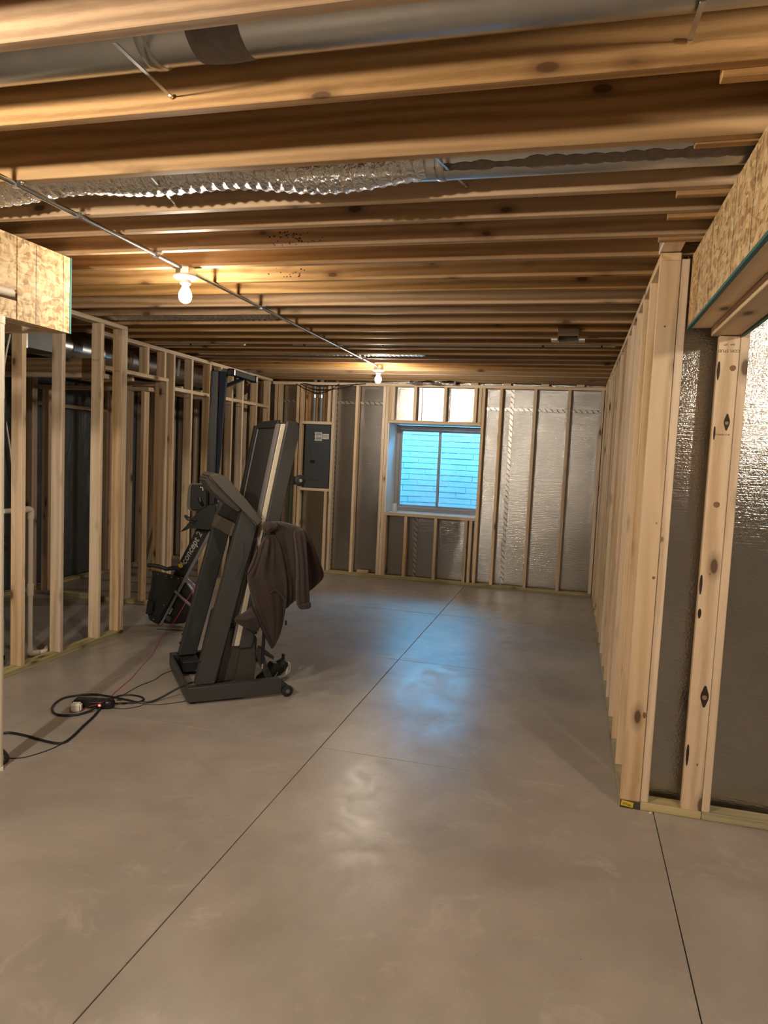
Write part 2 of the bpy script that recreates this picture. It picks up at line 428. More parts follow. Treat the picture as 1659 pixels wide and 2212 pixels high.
lumber('bottom_plate', -5.4, -3.9, BY, BY+SD, 0, ZP, 'treated', wb)
# window framing
lumber('header_plate', -2.257, wx1+.002, BY, BY+SD, wz1, wz1+.036, 'stud', wb)
lumber('sill_plate', -2.262, wx1+.002, BY, BY+SD, wz0-.036, wz0, 'stud', wb)
for x in (-2.257, -2.22, -1.945, -1.57, -1.20, -1.145): bs(x, wz1+.036, BT)
for x in (-2.257, -1.99, -1.61, -1.235, -1.175, ): bs(x, ZP, wz0-.036)
# panel framing
lumber('block', -3.399, -3.001, BY, BY+SD, 1.905, 1.941, 'stud', wb)
lumber('block', -3.399, -3.001, BY, BY+SD, 1.050, 1.086, 'stud', wb)
bs(-3.062, 1.941, BT); bs(-3.062, ZP, 1.05)
# shims between the plate and the joists
for i, x in enumerate((-1.25, -.86, -.42, -.02)):
    lumber('shim', x, x+.09, BY-.005, BY+.06, BT+.036, ZJ-.004, 'stud', wb)
# window lining (foundation reveal)
box('sill_board', wx0, wx1, BY+SD, 9.10, wz0-.025, wz0-.001, M['reveal'], wb)
box('lining_board', wx0-.02, wx0+.001, BY+.02, 9.10, wz0, wz1, M['reveal'], wb)
box('lining_board', wx1-.001, wx1+.02, BY+.05, 9.10, wz0, wz1, M['reveal'], wb)
box('lining_board', wx0, wx1, BY+SD, 9.10, wz1+.001, wz1+.03, M['reveal'], wb)

# ---- right wall
wr = multi('wall_right', [(.435, .60, 3.46, 9.12, 0, 2.70)], M['darkwall'])
tag(wr, 'long right stud wall of close pine studs running to the far corner', 'wall', kind='structure')
RX = .305
box('foil_panel', .415, .433, 3.46, 6.0, .02, 2.66, M['foil'], wr, .002)
box('foil_panel', .415, .433, 6.003, 8.70, .02, 2.66, M['foil'], wr, .002)
lumber('bottom_plate', RX, RX+SD, 3.31, BY+.08, 0, ZP, 'treated', wr)
lumber('top_plate', RX, RX+SD, 3.31, BY+.08, ZT, ZJ-.004, 'stud', wr)
ry = [3.311, 3.70, 4.05, 4.41, 4.78, 5.15, 5.52, 5.89, 6.26, 6.63, 7.0, 7.37, 7.74, 8.11, 8.40, 8.56]
for y in ry: lumber('stud', RX, RX+SD, y, y+SW, ZP, ZT, 'stud', wr)
# ---- return wall at the right, facing the camera
wt = multi('wall_return', [(.435, 3.4, 3.462, 3.62, 0, 2.70)], M['darkwall'])
tag(wt, 'short stud wall facing the camera beside the right corner, foil behind', 'wall', kind='structure')
box('foil_panel', .43, .70, 3.43, 3.46, .02, 2.66, M['foil'], wt, .002); box('foil_panel', .703, 1.9, 3.43, 3.46, .02, 2.66, M['foil'], wt, .002)
box('foil_panel', 1.903, 3.3, 3.43, 3.46, .02, 2.66, M['foil'], wt, .002)
lumber('bottom_plate', .392, .648, 3.31, 3.31+SD, 0, ZP, 'treated', wt)
lumber('bottom_plate', .65, 3.3, 3.31, 3.31+SD, 0, ZP, 'treated', wt)
lumber('stud', .392, .426, 3.315, 3.315+SD, ZP, ZJ-.03, 'stud', wt)
lumber('stud', .563, .563+.083, 3.31, 3.31+SW, ZP, 2.115, 'stud', wt)
lumber('stud', .648, .682, 3.312, 3.312+SD, ZP, 2.20, 'stud', wt)
for x in (1.05, 1.42, 1.79, 2.16, 2.53, 2.9): lumber('stud', x, x+SW, 3.31, 3.31+SD, ZP, 2.3, 'stud', wt)
lumber('top_plate', .69, 3.3, 3.31, 3.31+SD, 2.3, 2.336, 'stud', wt)

# ---- left partition (near) and its corner post
wl = struct('wall_left', 'near left stud partition with greenish bottom plate beside the treadmill', 'wall')
LX = -3.46
lumber('bottom_plate', LX-SD, LX, 3.40, 4.985, 0, ZP, 'treated', wl)
lumber('top_plate', LX-SD, LX, 3.40, 4.975, ZT, ZJ-.004, 'stud', wl)
for y in (3.485, 3.865, 4.233, 4.652, 4.905, 4.942): lumber('stud', LX-SD, LX, y, y+SW, ZP, ZT, 'stud', wl)
# ---- left partition (far) with ladder soffit framing
wf = struct('wall_alcove', 'far left stud partition with short blocks framing a soffit over the doorway', 'wall')
FX = -3.82
lumber('top_plate', FX-SD, FX, 5.05, 6.16, ZT, ZJ-.003, 'stud', wf)
lumber('top_plate', FX-SD, FX, 6.162, 8.60, ZT, ZJ-.003, 'stud', wf)
lumber('bottom_plate', FX-SD, FX, 6.08, 8.60, 0, ZP, 'treated', wf)
lumber('header_plate', FX-SD, FX, 5.05, 6.16, 2.155, 2.19, 'stud', wf)
for y in (5.12, 5.42, 5.79, 6.075): lumber('cripple', FX-SD, FX, y, y+SW, 2.19, ZT, 'stud', wf)
lumber('stud', FX-SD, FX, 6.12, 6.12+SW, ZP, 2.155, 'stud', wf); lumber('stud', FX-SD-.04, FX-SD-.003, 6.12, 6.12+SD, ZP, 2.155, 'stud', wf)
fy = [6.235, 6.575, 6.95, 7.20, 7.47, 7.74, 8.12, 8.50]
for y in fy: lumber('stud', FX-SD, FX, y, y+SW, ZP, ZT, 'stud', wf)
for a, b in zip([6.157]+[q+SW for q in fy[:-1]], fy): 
    if b-a > .1: lumber('block', FX-SD, FX, a, b, 2.085, 2.12, 'stud', wf)
# far side of the soffit and the ladder rungs
lumber('soffit_rail', -4.53, -4.495, 5.05, 8.5, 2.12, 2.205, 'joist', wf)
for y in (5.3, 5.75, 6.2, 6.6, 7.0, 7.4, 7.8, 8.2): lumber('rung', -4.494, FX-SD-.042, y, y+SW, 2.12, 2.16, 'stud', wf)
# cross partition seen through the doorway
wc = struct('wall_cross', 'bare cross partition standing in the dim utility area', 'wall')
lumber('bottom_plate', -5.0, -3.91, 5.96, 5.96+SD, 0, ZP, 'treated', wc)
lumber('top_plate', -5.2, -3.91, 5.96, 5.96+SD, 2.05, 2.086, 'stud', wc)
for x in (-3.99, -4.16, -5.06, -5.10): lumber('stud', x, x+SW, 5.96, 5.96+SD, ZP, 2.05, 'stud', wc)
lumber('top_plate', -5.2, -3.6, 4.86, 4.86+SD, 2.05, 2.086, 'stud', wc)
lumber('header_plate', -5.2, -3.6, 4.86, 4.895, 2.086, 2.20, 'joist', wc)
# utility wall far left with plastic sheeting
wu = multi('wall_utility', [(-5.6, -5.43, -3.2, 9.12, 0, 2.70)], M['darkwall'])
tag(wu, 'dim outer wall of the utility area with studs and grey plastic sheeting', 'wall', kind='structure')
for a, b in ((3.0, 4.6), (4.603, 6.0), (6.003, 7.3), (7.303, 8.5)): box('plastic_sheet', -5.40, -5.39, a, b, .04, 2.2, M['poly'], wu, .002)
for y in (3.2, 3.6, 4.0, 4.4, 4.8, 5.2, 5.6, 6.05, 6.09, 6.48, 7.25, 7.30, 7.5, 7.68, 7.95, 8.2, 8.45): lumber('stud', -5.38, -5.295, y, y+SW, ZP, 2.3, 'stud', wu)
lumber('bottom_plate', -5.38, -5.295, 3.0, 8.55, 0, ZP, 'treated', wu); lumber('top_plate', -5.38, -5.295, 3.0, 8.55, 2.3, 2.336, 'stud', wu)
lumber('block', -5.38, -5.295, 6.13, 6.475, 1.90, 1.936, 'stud', wu); lumber('block', -5.38, -5.295, 6.52, 7.25, 1.90, 1.936, 'stud', wu)
# walls behind and beside the camera
w1 = box('wall_front', -5.6, 3.4, -3.35, -3.2, 0, 2.72, M['plainwall'], None, 0); tag(w1, 'plain wall behind the viewer closing the basement', 'wall', kind='structure')
w2 = box('wall_side', 3.4, 3.55, -3.35, 3.62, 0, 2.72, M['plainwall'], None, 0); tag(w2, 'plain wall on the viewer\'s right closing the basement', 'wall', kind='structure')

# ---- soffit at the right, OSB sided
sr = empty('soffit_box', (.444, 3.31, 2.14)); tag(sr, 'boxed-in soffit with OSB side and teal edges at the upper right corner', 'soffit')
def ch(o, p):
    o.location = o.location-p.location; o.parent = p; return o
def L(*a, **k):
    return lumber(*a, **k)
ch(box('side_panel', .432, .444, -.5, 3.30, 2.150, 2.449, M['osb'], None, .001), sr)
ch(box('edge_seal', .4305, .4455, -.5, 3.302, 2.1385, 2.1495, M['teal'], None, .001), sr)
ch(lumber('bottom_board', .446, .532, -.5, 3.34, 2.152, 2.188, 'stud', None), sr)
ch(lumber('bottom_board', .534, .645, -.5, 3.345, 2.118, 2.189, 'stud', None), sr)
ch(box('edge_seal', .6455, .659, -.5, 3.30, 2.110, 2.120, M['teal'], None, .001), sr)
ch(box('side_panel', .647, .659, -.5, 3.30, 2.1205, 2.44, M['osb'], None, .001), sr)
for y in (0, .6, 1.2, 1.8, 2.4, 3.0): ch(lumber('rung', .5, .56, y, y+SW, 2.19, 2.22, 'stud', None), sr)
# ---- soffit at the left
sl = empty('soffit_box', (-2.508, 3.13, 2.085)); tag(sl, 'OSB-sided soffit box hanging at the left edge, teal sealed end', 'soffit')
ch(box('side_panel', -2.520, -2.508, 2.768, 3.118, 2.088, 2.462, M['osb'], None, .001), sl)
ch(box('side_panel', -2.520, -2.508, .2, 2.764, 2.218, 2.462, M['osb'], None, .001), sl)
ch(box('side_panel', -2.5195, -2.5085, .2, 2.764, 2.088, 2.172, M['osb'], None, .001), sl)
ch(box('edge_seal', -2.5215, -2.5065, 3.1185, 3.131, 2.087, 2.463, M['teal'], None, .001), sl)
ch(lumber('bottom_board', -2.605, -2.521, .2, 3.11, 2.086, 2.12, 'stud', None), sl)
ch(lumber('bottom_board', -3.42, -2.61, 3.07, 3.107, 2.086, 2.17, 'stud', None), sl)
ch(lumber('bottom_board', -3.42, -2.61, 2.55, 2.587, 2.086, 2.17, 'stud', None), sl)
ch(lumber('bottom_board', -3.45, -3.42, .2, 3.107, 2.086, 2.17, 'stud', None), sl)

# ================================================================ WINDOW AND WELL
win = struct('window_1', 'two-pane sliding basement window in grey frame looking onto a stone window well', 'window', (0, 0, 0))
WY = 9.06; fx0, fx1, fz0, fz1 = wx0+.002, -1.085, wz0+.004, wz1-.004
for nm, b in (('frame', (fx0, fx0+.045, WY-.02, WY+.05, fz0, fz1)), ('frame', (fx1-.045, fx1, WY-.02, WY+.05, fz0, fz1)),
              ('frame', (fx0+.045, fx1-.045, WY-.02, WY+.05, fz0, fz0+.05)), ('frame', (fx0+.045, fx1-.045, WY-.02, WY+.05, fz1-.05, fz1))):
    box(nm, *b, M['vinyl'], win, .004)
mx = (fx0+fx1)/2-.012
def sash(x0, x1, y):
    s_ = multi('sash', [(x0, x0+.028, y, y+.022, fz0+.052, fz1-.052), (x1-.028, x1, y, y+.022, fz0+.052, fz1-.052),
                        (x0+.028, x1-.028, y, y+.022, fz0+.052, fz0+.08), (x0+.028, x1-.028, y, y+.022, fz1-.08, fz1-.052)], M['vinyl'], win)
    box('pane', x0+.029, x1-.029, y+.008, y+.013, fz0+.081, fz1-.081, M['glass'], s_, 0)
sash(fx0+.047, mx+.014, WY-.012); sash(mx-.012, fx1-.047, WY+.014)
box('latch', mx-.008, mx+.006, WY-.024, WY-.0125, 1.36, 1.43, M['vinyl'], win, .002)

well = empty('window_well', (-1.68, 9.7, .45)); tag(well, 'pale stone-pattern window well liner seen through the window', 'window well')
cxw, rx, ryw = -1.68, 1.05, .92
def wp(t, off=0): return Vector((cxw-(rx-off)*math.cos(t), 9.13+(ryw-off)*math.sin(t)))
bm = bmesh.new(); prev = None
for i in range(41):
    t = math.pi*i/40; p = wp(t, 0); q = wp(t, -.03)
    cur = [bm.verts.new((p.x, p.y, .40)), bm.verts.new((p.x, p.y, 2.12)), bm.verts.new((q.x, q.y, 2.12)), bm.verts.new((q.x, q.y, .40))]
    if prev:
        for k in range(4): bm.faces.new((prev[k], prev[(k+1) % 4], cur[(k+1) % 4], cur[k]))
    prev = cur
o = link('liner', finish(bm, 'liner', True), M['mortar'], None); o.parent = well; o.location = -well.location
rows = 21; rh = (2.10-.42)/rows
for r_ in range(rows):
    k = 7; off = [0, .47, .2, .7][r_ % 4]/k
    for c_ in range(-1, k+1):
        t0 = math.pi*((c_/k)+off); t1 = math.pi*(((c_+1)/k)+off)
        t0, t1 = max(t0, .10*math.pi), min(t1, .90*math.pi)
        if t1-t0 < .08: continue
        t0 += .006; t1 -= .006; z0 = .42+r_*rh+.003; z1 = z0+rh-.006
        bm = bmesh.new(); pr = None; n = 3
        for i in range(n+1):
            t = t0+(t1-t0)*i/n; a = wp(t, .007+.002*((r_*7+c_) % 3)); b = wp(t, -.005)
            cur = [bm.verts.new((a.x, a.y, z0+.004)), bm.verts.new((a.x, a.y, z1-.004)), bm.verts.new((b.x, b.y, z1)), bm.verts.new((b.x, b.y, z0))]
            if pr:
                for kk in range(4): bm.faces.new((pr[kk], pr[(kk+1) % 4], cur[(kk+1) % 4], cur[kk]))
            else: bm.faces.new(cur)
            pr = cur
        bm.faces.new(pr[::-1])
        o = link('brick', finish(bm, 'brick'), M['brick'], None); o.parent = well; o.location = -well.location
o = box('gravel_bed', cxw-1.1, cxw+1.1, 9.125, 10.15, .30, .42, M['gravel'], None, 0); ch(o, well)

# ================================================================ LIGHTS AND CONDUIT
FIXLAB = ['bare bulb in white porcelain holder on the conduit, nearer and larger one above the treadmill',
          'small bare bulb fixture near the far wall, left of the window', 'bare bulb fixture behind the viewer on the conduit line', 'bare bulb fixture beyond the right soffit']
for i, (x, y) in enumerate(LAMPS):
    e = empty('light_fixture', (x, y, 2.28)); tag(e, FIXLAB[i], 'light', 'bare bulb ceiling lights')
    lathe('junction_box', [(.001, .186), (.05, .186), (.052, .18), (.052, .148), (.001, .148)], M['steel'], e, n=8, smooth=False)
    lathe('cover_plate', [(.001, .1478), (.054, .1478), (.062, .143), (.062, .136), (.05, .128), (.03, .122), (.001, .122)], M['porcelain'], e)
    lathe('socket', [(.001, .1218), (.026, .1218), (.027, .104), (.021, .0985), (.001, .0985)], M['porcelain'], e)
    lathe('bulb', [(.001, .098), (.014, .098), (.016, .088), (.022, .076), (.031, .058), (.0335, .042), (.031, .026), (.024, .014), (.012, .007), (.001, .005)], BULBS[i], e, n=20)
CZ = ZJ-.012
for lab, (ya, yb) in (('galvanised conduit running under the joists from the viewer to the nearer bulb', (.57, 3.305)), ('galvanised conduit under the joists between the two bulbs', (3.415, 7.085))):
    e = empty('conduit', (-2.0, ya, CZ)); tag(e, lab, 'conduit')
    tube('pipe', [(0, 0, 0), (0, (yb-ya)*.5, 0), (0, yb-ya, 0)], .0095, M['steel'], e, 12, False)
    for y in [q for q in (.9, 2.2, 2.53, 3.09, 4.28, 5.85, 6.55) if ya < q < yb]:
        s_ = multi('clamp', [(-.011, .011, y-ya-.009, y-ya+.009, -.0125, .0115), (.011, .034, y-ya-.009, y-ya+.009, .005, .0115)], M['steel'], e)
        lathe('screw', [(.001, -.001), (.005, -.001), (.005, .005), (.001, .005)], M['chrome'], s_, (.024, y-ya, 0), n=8)

# ================================================================ DUCTS IN THE JOIST BAYS
e = empty('round_duct', (0, 1.665, 2.602)); tag(e, 'galvanised round duct with brown mastic collar in the nearest joist bay', 'duct')
lathe('pipe', [(.096, -2.9), (.096, -1.10)], M['galv'], e, axis='x', n=36); lathe('pipe', [(.0925, -1.098), (.0925, .60)], M['galv'], e, axis='x', n=36)
lathe('mastic_band', [(.093, -.97), (.0955, -.95), (.097, -.90), (.0955, -.85), (.093, -.83)], M['mastic'], e, axis='x', n=36)
lathe('joint_band', [(.0965, -1.11), (.0985, -1.105), (.0985, -1.085), (.0935, -1.08)], M['galv'], e, axis='x', n=36)
e = empty('flex_duct', (0, 2.385, 2.566)); tag(e, 'crinkled silver foil flexible duct with wire ribs in a joist bay', 'duct')
prof = []
xx = -3.4
while xx < -.56:
    prof += [(.094, xx), (.088, xx+.013), (.088, xx+.030)]; xx += .043
bmf = lathe('foil_sleeve', prof, M['crinkle'], e, axis='x', n=36)
for v in bmf.data.vertices:
    k = math.sin(v.co.x*9.0)*.010+math.sin(v.co.x*3.1+1)*.012
    v.co.z += k-.01; v.co.y += math.sin(v.co.x*5.3)*.008
e = empty('sheet_duct', (0, 2.40, 2.552)); tag(e, 'bare sheet-metal duct smeared with dark sealant meeting the foil duct end', 'duct')
lathe('pipe', [(.082, -.585), (.082, .55)], M['galv'], e, axis='x', n=36)
lathe('collar', [(.0825, -.50), (.085, -.495), (.085, -.475), (.0825, -.47)], M['galv'], e, axis='x', n=36)
random.seed(3)
for i in range(16):
    x0 = -.46+i*.058; wz = random.uniform(.012, .032); hh = random.uniform(-.045, -.03)
    bm = bmesh.new(); r = bmesh.ops.create_icosphere(bm, subdivisions=2, radius=1)
    for v in r['verts']:
        a = math.radians(232)+v.co.z*wz*9+hh*0; rr = .0822+.0016*max(0, 1-abs(v.co.y))
        v.co = Vector((x0+v.co.x*.045, rr*math.cos(a)*(1+.004*v.co.y), rr*math.sin(a)*(1+.004*v.co.y)))
    link('sealant', finish(bm, 'sealant', True), M['mastic'], e)
# hanger straps
def strap(a, b, lab, wd=.012, th=.003):
    a, b = Vector(a), Vector(b)
    e = empty('duct_strap', b); tag(e, lab, 'strap', 'metal duct hanger straps')
    bar('band', a-b, (0, 0, 0), wd, th, M['galv'], e)
    lathe('screw', [(.001, -.004), (.006, -.004), (.007, .004), (.001, .006)], M['chrome'], e, (0, -.004, 0), 'y', n=8)
strap(on(247, 92, 2, 2.470)+Vector((0, 0, .0)), on(370, 209, 1, 1.812), 'metal strap crossing under the round duct at upper left')
strap(on(1519, 2, 2, 2.475), on(1490, 88, 1, 1.812), 'metal strap crossing under the round duct at upper right')
strap(on(327, 383, 2, 2.468), on(378, 441, 1, 2.556), 'metal strap under the foil flexible duct at left', .009)
strap(on(939, 339, 2, 2.468), on(1008, 404, 1, 2.556), 'metal strap where the foil duct meets the sheet-metal duct', .010)
# dim ducts deeper in the ceiling
for yb, x0, x1, lab in ((4.76, -3.6, -2.1, 'foil flexible duct in the shadowed bay behind the nearer bulb'), (6.53, -3.7, -1.4, 'foil flexible duct in a far joist bay')):
    e = empty('flex_duct', (0, yb, 2.56)); tag(e, lab, 'duct')
    prof = []; xx = x0
    while xx < x1: prof += [(.088, xx), (.083, xx+.013), (.083, xx+.030)]; xx += .043
    lathe('foil_sleeve', prof, M['crinkle'], e, axis='x', n=20)
# thin water pipes between far joists
e = empty('water_pipe', (0, 5.92, 2.485)); tag(e, 'long pale pipe with elbow strapped along a far joist bay at right', 'pipe')
pa = on(633, 747, 1, 5.92).x; pb = on(1322, 745, 1, 5.92).x
tube('pipe', [(pa, 0, 0), (pb, 0, 0)], .011, M['pvc'], e, 10, False)
tube('elbow', [(pb+.0005, 0, 0), (pb+.018, 0, .004), (pb+.022, 0, .05)], .014, M['pvc'], e, 10)
for px in (658, 828, 1173, 1300): lathe('clamp', [(.0135, -.008), (.0145, -.007), (.0145, .007), (.0135, .008)], M['black'], e, (on(px, 746, 1, 5.92).x, 0, 0), 'x', n=12)
e = empty('water_pipe', (0, 5.92, 2.485)); tag(e, 'short pale capped pipe in a far joist bay above the left partition', 'pipe')
pa = -3.9; pb = on(528, 746, 1, 5.92).x
tube('pipe', [(pa, 0, 0), (pb, 0, 0)], .011, M['pvc'], e, 10, False)
lathe('cap', [(.001, -.03), (.015, -.03), (.015, .0), (.001, .004)], M['pvc'], e, (pb+.004, 0, 0), 'x', n=12)
lathe('clamp', [(.0135, -.008), (.0145, -.007), (.0145, .007), (.0135, .008)], M['black'], e, (on(413, 745, 1, 5.92).x, 0, 0), 'x', n=12)
# ceiling register box
c = on(1228, 722, 2, 2.45)
e = empty('ceiling_box', (c.x, c.y, 2.40)); tag(e, 'shiny metal ceiling box with white side flanges between joists on the right', 'ceiling box')
multi('body', [(-.07, -.064, -.06, .06, 0, .08), (.064, .07, -.06, .06, 0, .08), (-.064, .064, .054, .06, 0, .08), (-.064, .064, -.06, -.054, .03, .08), (-.07, .07, -.06, .06, .081, .086)], M['chrome'], e)
box('flange', -.115, -.071, -.055, .05, .0, .012, M['white'], e); box('flange', .071, .115, -.055, .05, .0, .012, M['white'], e)
# crumpled foil over the window
e = empty('foil_boot', (-1.70, 8.52, 2.424)); tag(e, 'crumpled shiny foil duct end tucked above the window', 'duct')
bm = bmesh.new(); bmesh.ops.create_grid(bm, x_segments=40, y_segments=8, size=.5)
random.seed(5)
for v in bm.verts:
    t = (v.co.y+.5)*math.pi*2; x = v.co.x*.56
    rr = .035*(1+.3*math.sin(x*25)*math.sin(3*t))+random.uniform(-.004, .004)
    v.co = Vector((x, rr*1.2*math.cos(t), .02+rr*.7*math.sin(t)))
bmesh.ops.remove_doubles(bm, verts=bm.verts, dist=.0005)
link('foil', finish(bm, 'foil'), M['crinkle'], e)
tube('end_ring', [(.26, .03*math.cos(a), .02+.02*math.sin(a)) for a in np.linspace(0, 6.1, 14)], .004, M['galv'], e, 6)

# ================================================================ ELECTRICAL PANEL
e = empty('electrical_panel', (-3.182, 8.62, 1.09)); tag(e, 'dark grey electrical breaker panel set between studs left of the window', 'electrical panel')
box('enclosure', -.165, .165, .004, .09, .002, .81, M['panel'], e, .004)
box('cover', -.168, .168, -.003, .0035, .0, .812, M['panel'], e, .002)
d = box('door', -.085, .085, -.007, -.0035, .10, .575, M['panel'], e, .002)
ch_ = box('latch', -.03, .03, -.004, -.0005, -.02, .02, M['black'], d, .001); ch_.location = (-.055, -.004, 0)
lb = box('label', -.04, .055, -.0045, -.0032, .605, .715, M['paper'], e, 0)
lines = [(-.036, .036, -.0012, -.0008, z, z+.006) for z in (-.045, -.03, -.012, .006, .024, .04)]
multi('print', lines, M['ink'], lb)
lb2 = box('label', .062, .150, -.0045, -.0032, .63, .695, M['paper'], e, 0); multi('print', [(-.036, .036, -.0012, -.0008, z, z+.004) for z in (-.02, -.004, .014)], M['ink'], lb2)
for x, z in ((-.155, .79), (-.155, .40), (-.155, .03), (.155, .79), (.155, .03)): lathe('screw', [(.001, -.006), (.005, -.006), (.005, -.0031), (.001, -.0031)], M['chrome'], e, (x, 0, z), 'y', n=8)
for x, lab in ((-3.262, 'left grey conduit rising from the electrical panel'), (-3.17, 'right grey conduit rising from the electrical panel')):
    e = empty('conduit_riser', (x, 8.665, 1.942)); tag(e, lab, 'conduit', 'conduits above the panel')
    tube('pipe', [(0, 0, 0), (0, 0, .3), (0, 0, .62)], .027, plain('grey_pvc_conduit', (.16, .165, .17), .4), e, 14, False)
    lathe('connector', [(.0275, .30), (.031, .302), (.031, .34), (.0275, .342)], M['steel'], e, n=14)
e = box('back_board', -3.395, -3.065, 8.700, 8.711, 1.945, 2.40, wood('joist', 'z'), None, .001); tag(e, 'brown board behind the conduits above the electrical panel', 'board')
cabs = [[(640, 829), (665, 843), (690, 849), (715, 842), (733, 829)], [(650, 829), (672, 839), (700, 842), (740, 838), (772, 829)], [(655, 828), (690, 833), (740, 832), (790, 829)]]
for i, cpts in enumerate(cabs):
    t = tube('cable', [on(x, y, 1, 8.592-.011*i) for x, y in cpts], .0055, M['cord'], None, 8)
    tag(t, ['lowest black cable loop sagging above the electrical panel', 'middle black cable loop above the electrical panel', 'shallowest black cable above the electrical panel'][i], 'cable', 'cables above the panel')
# small things at the far wall
e = empty('glass_jar', (-2.17, 8.80, .836)); tag(e, 'small clear jar standing on the left end of the window sill', 'jar')
lathe('body', [(.001, 0), (.032, 0), (.034, .01), (.034, .07), (.026, .085), (.001, .085)], M['glassjar'], e, n=14)
lathe('lid', [(.001, .0852), (.028, .0852), (.028, .105), (.001, .105)], M['white'], e, n=14)
e = lumber('wood_block', -2.585, -2.44, 8.607, 8.68, ZP+.001, ZP+.036, 'stud', None); tag(e, 'short pine offcut lying on the far bottom plate', 'wood block')
e = empty('broom_handle', (-3.60, 8.50, 0)); tag(e, 'green-handled pole leaning by the far left corner behind the treadmill', 'pole')
gp0 = on(622, 1165, 1, 8.40)-e.location; gp1 = on(629, 1040, 1, 8.54)-e.location
gd = (gp1-gp0)/(gp1.z-gp0.z); base = gp0-gd*(gp0.z)
tube('shaft', [base, gp1], .013, M['green'], e, 10, False); tube('grip', [gp1+gd*.0005, gp1+gd*.045], .017, M['white'], e, 10, False)
box('head', base.x-.13, base.x+.13, base.y-.03, base.y+.03, .001, .03, M['green'], e)

# ================================================================ TREADMILL
TO = Vector((-2.133, 3.716, 0)); TR = math.atan2(.632, .775)
TU = Vector((math.cos(TR), math.sin(TR), 0)); TV = Vector((-math.sin(TR), math.cos(TR), 0))
def tm(x, y, v=0.0):
    q = onplane(x, y, TO+TV*v, TV); return ((q-TO).dot(TU), q.z)
T = empty('treadmill', TO, TR); tag(T, 'charcoal folding treadmill standing with its deck folded up', 'treadmill')
def rail(v0, v1): return prism('base_rail', [(0, .018), (.572, .018), (.580, .026), (.580, .108), (.572, .114), (0, .106)], v0, v1, M['tm'], T, .003)
rail(0, .055); rail(.745, .80)
prism('cross_plate', [(0, .014), (.014, .014), (.014, .106), (0, .106)], .0555, .7445, M['tm'], T, .002)
prism('cross_lip', [(.0145, .014), (.05, .014), (.05, .02), (.0145, .02)], .0555, .7445, M['tm'], T, .001)
prism('cross_bar', [(.19, .03), (.25, .03), (.25, .07), (.19, .07)], .0555, .7445, M['tm'], T, .003)
prism('wiring_tray', [(.052, .03), (.17, .03), (.17, .10), (.052, .10)], .56, .744, M['tmdark'], T, .003)
for v0 in (-.012, .782):
    wob = prism('wheel_bracket', [(.5805, .05), (.62, .03), (.64, .055), (.5805, .105)], v0+.012+.005, v0+.012+.012, M['tm'], T, .001)
    wl_ = lathe('wheel', [(.001, 0), (.026, 0), (.036, .004), (.037, .012), (.036, .024), (.026, .028), (.001, .028)], M['rubber'], T, (.612, v0-.010, .037), 'y', n=24)
    lathe('hub', [(.001, -.003), (.012, -.003), (.014, -.0005), (.001, -.0005)], M['grey'], wl_, (0, 0, 0), 'y', n=16)
for uu, vv in ((.035, .03), (.035, .77)):
    lathe('levelling_foot', [(.001, 0), (.016, 0), (.018, .004), (.012, .009), (.005, .0095), (.005, .0175), (.001, .0175)], M['chrome'], T, (uu, vv, 0), n=14)
up = [(.047, .1075), (.165, .110), (.402, 1.085), (.318, 1.178), (.30, 1.172)]
for v0, v1 in ((.03, .105), (.69, .765)):
    u_ = prism('upright', up, v0, v1, M['tm'], T, .006)
    for k in (.12, .19, .25):
        lathe('bolt', [(.001, -.012), (.007, -.012), (.007, 0.0), (.001, 0.0)], M['tmdark'], u_, (.047+(k-.11)*.235-.001, (v0+v1)/2, k), 'x', n=8)
prism('cross_bar', [(.243, 1.01), (.262, 1.005), (.285, 1.085), (.268, 1.092)], .106, .689, plain('warm_grey_bar', (.105, .09, .072), .45), T, .004)
prism('shaded_underside', [(.285, 1.09), (.335, 1.06), (.372, 1.11), (.32, 1.165)], .106, .689, M['tmdark'], T, .004)  # near-black colour stands in for the shadowed underside below the pod
# handle pod at the top of the uprights
side = [tm(*q) for q in ((557, 1140), (571, 1125), (532, 1079), (497, 1037), (484, 1027), (470, 1022))]
side += [(.098, 1.392), (.090, 1.375), (.105, 1.352)]
side += [tm(*q) for q in ((488, 1059), (522, 1100))]
prism('handle_pod', side, 0.0, .29, plain('taupe_grip', (.085, .076, .066), .33), T, .012, 3, True)
pod = [tm(*q, .03) for q in ((470, 1034), (456, 1026), (444, 1034), (446, 1043), (456, 1056), (468, 1069), (482, 1083), (518, 1108), (524, 1101), (490, 1060))]
prism('pod_base', pod, .03, .27, plain('taupe_grip_shaded', (.060, .054, .047), .4), T, .010, 2, True)  # darker copy of the grip colour: underside shade put into the material
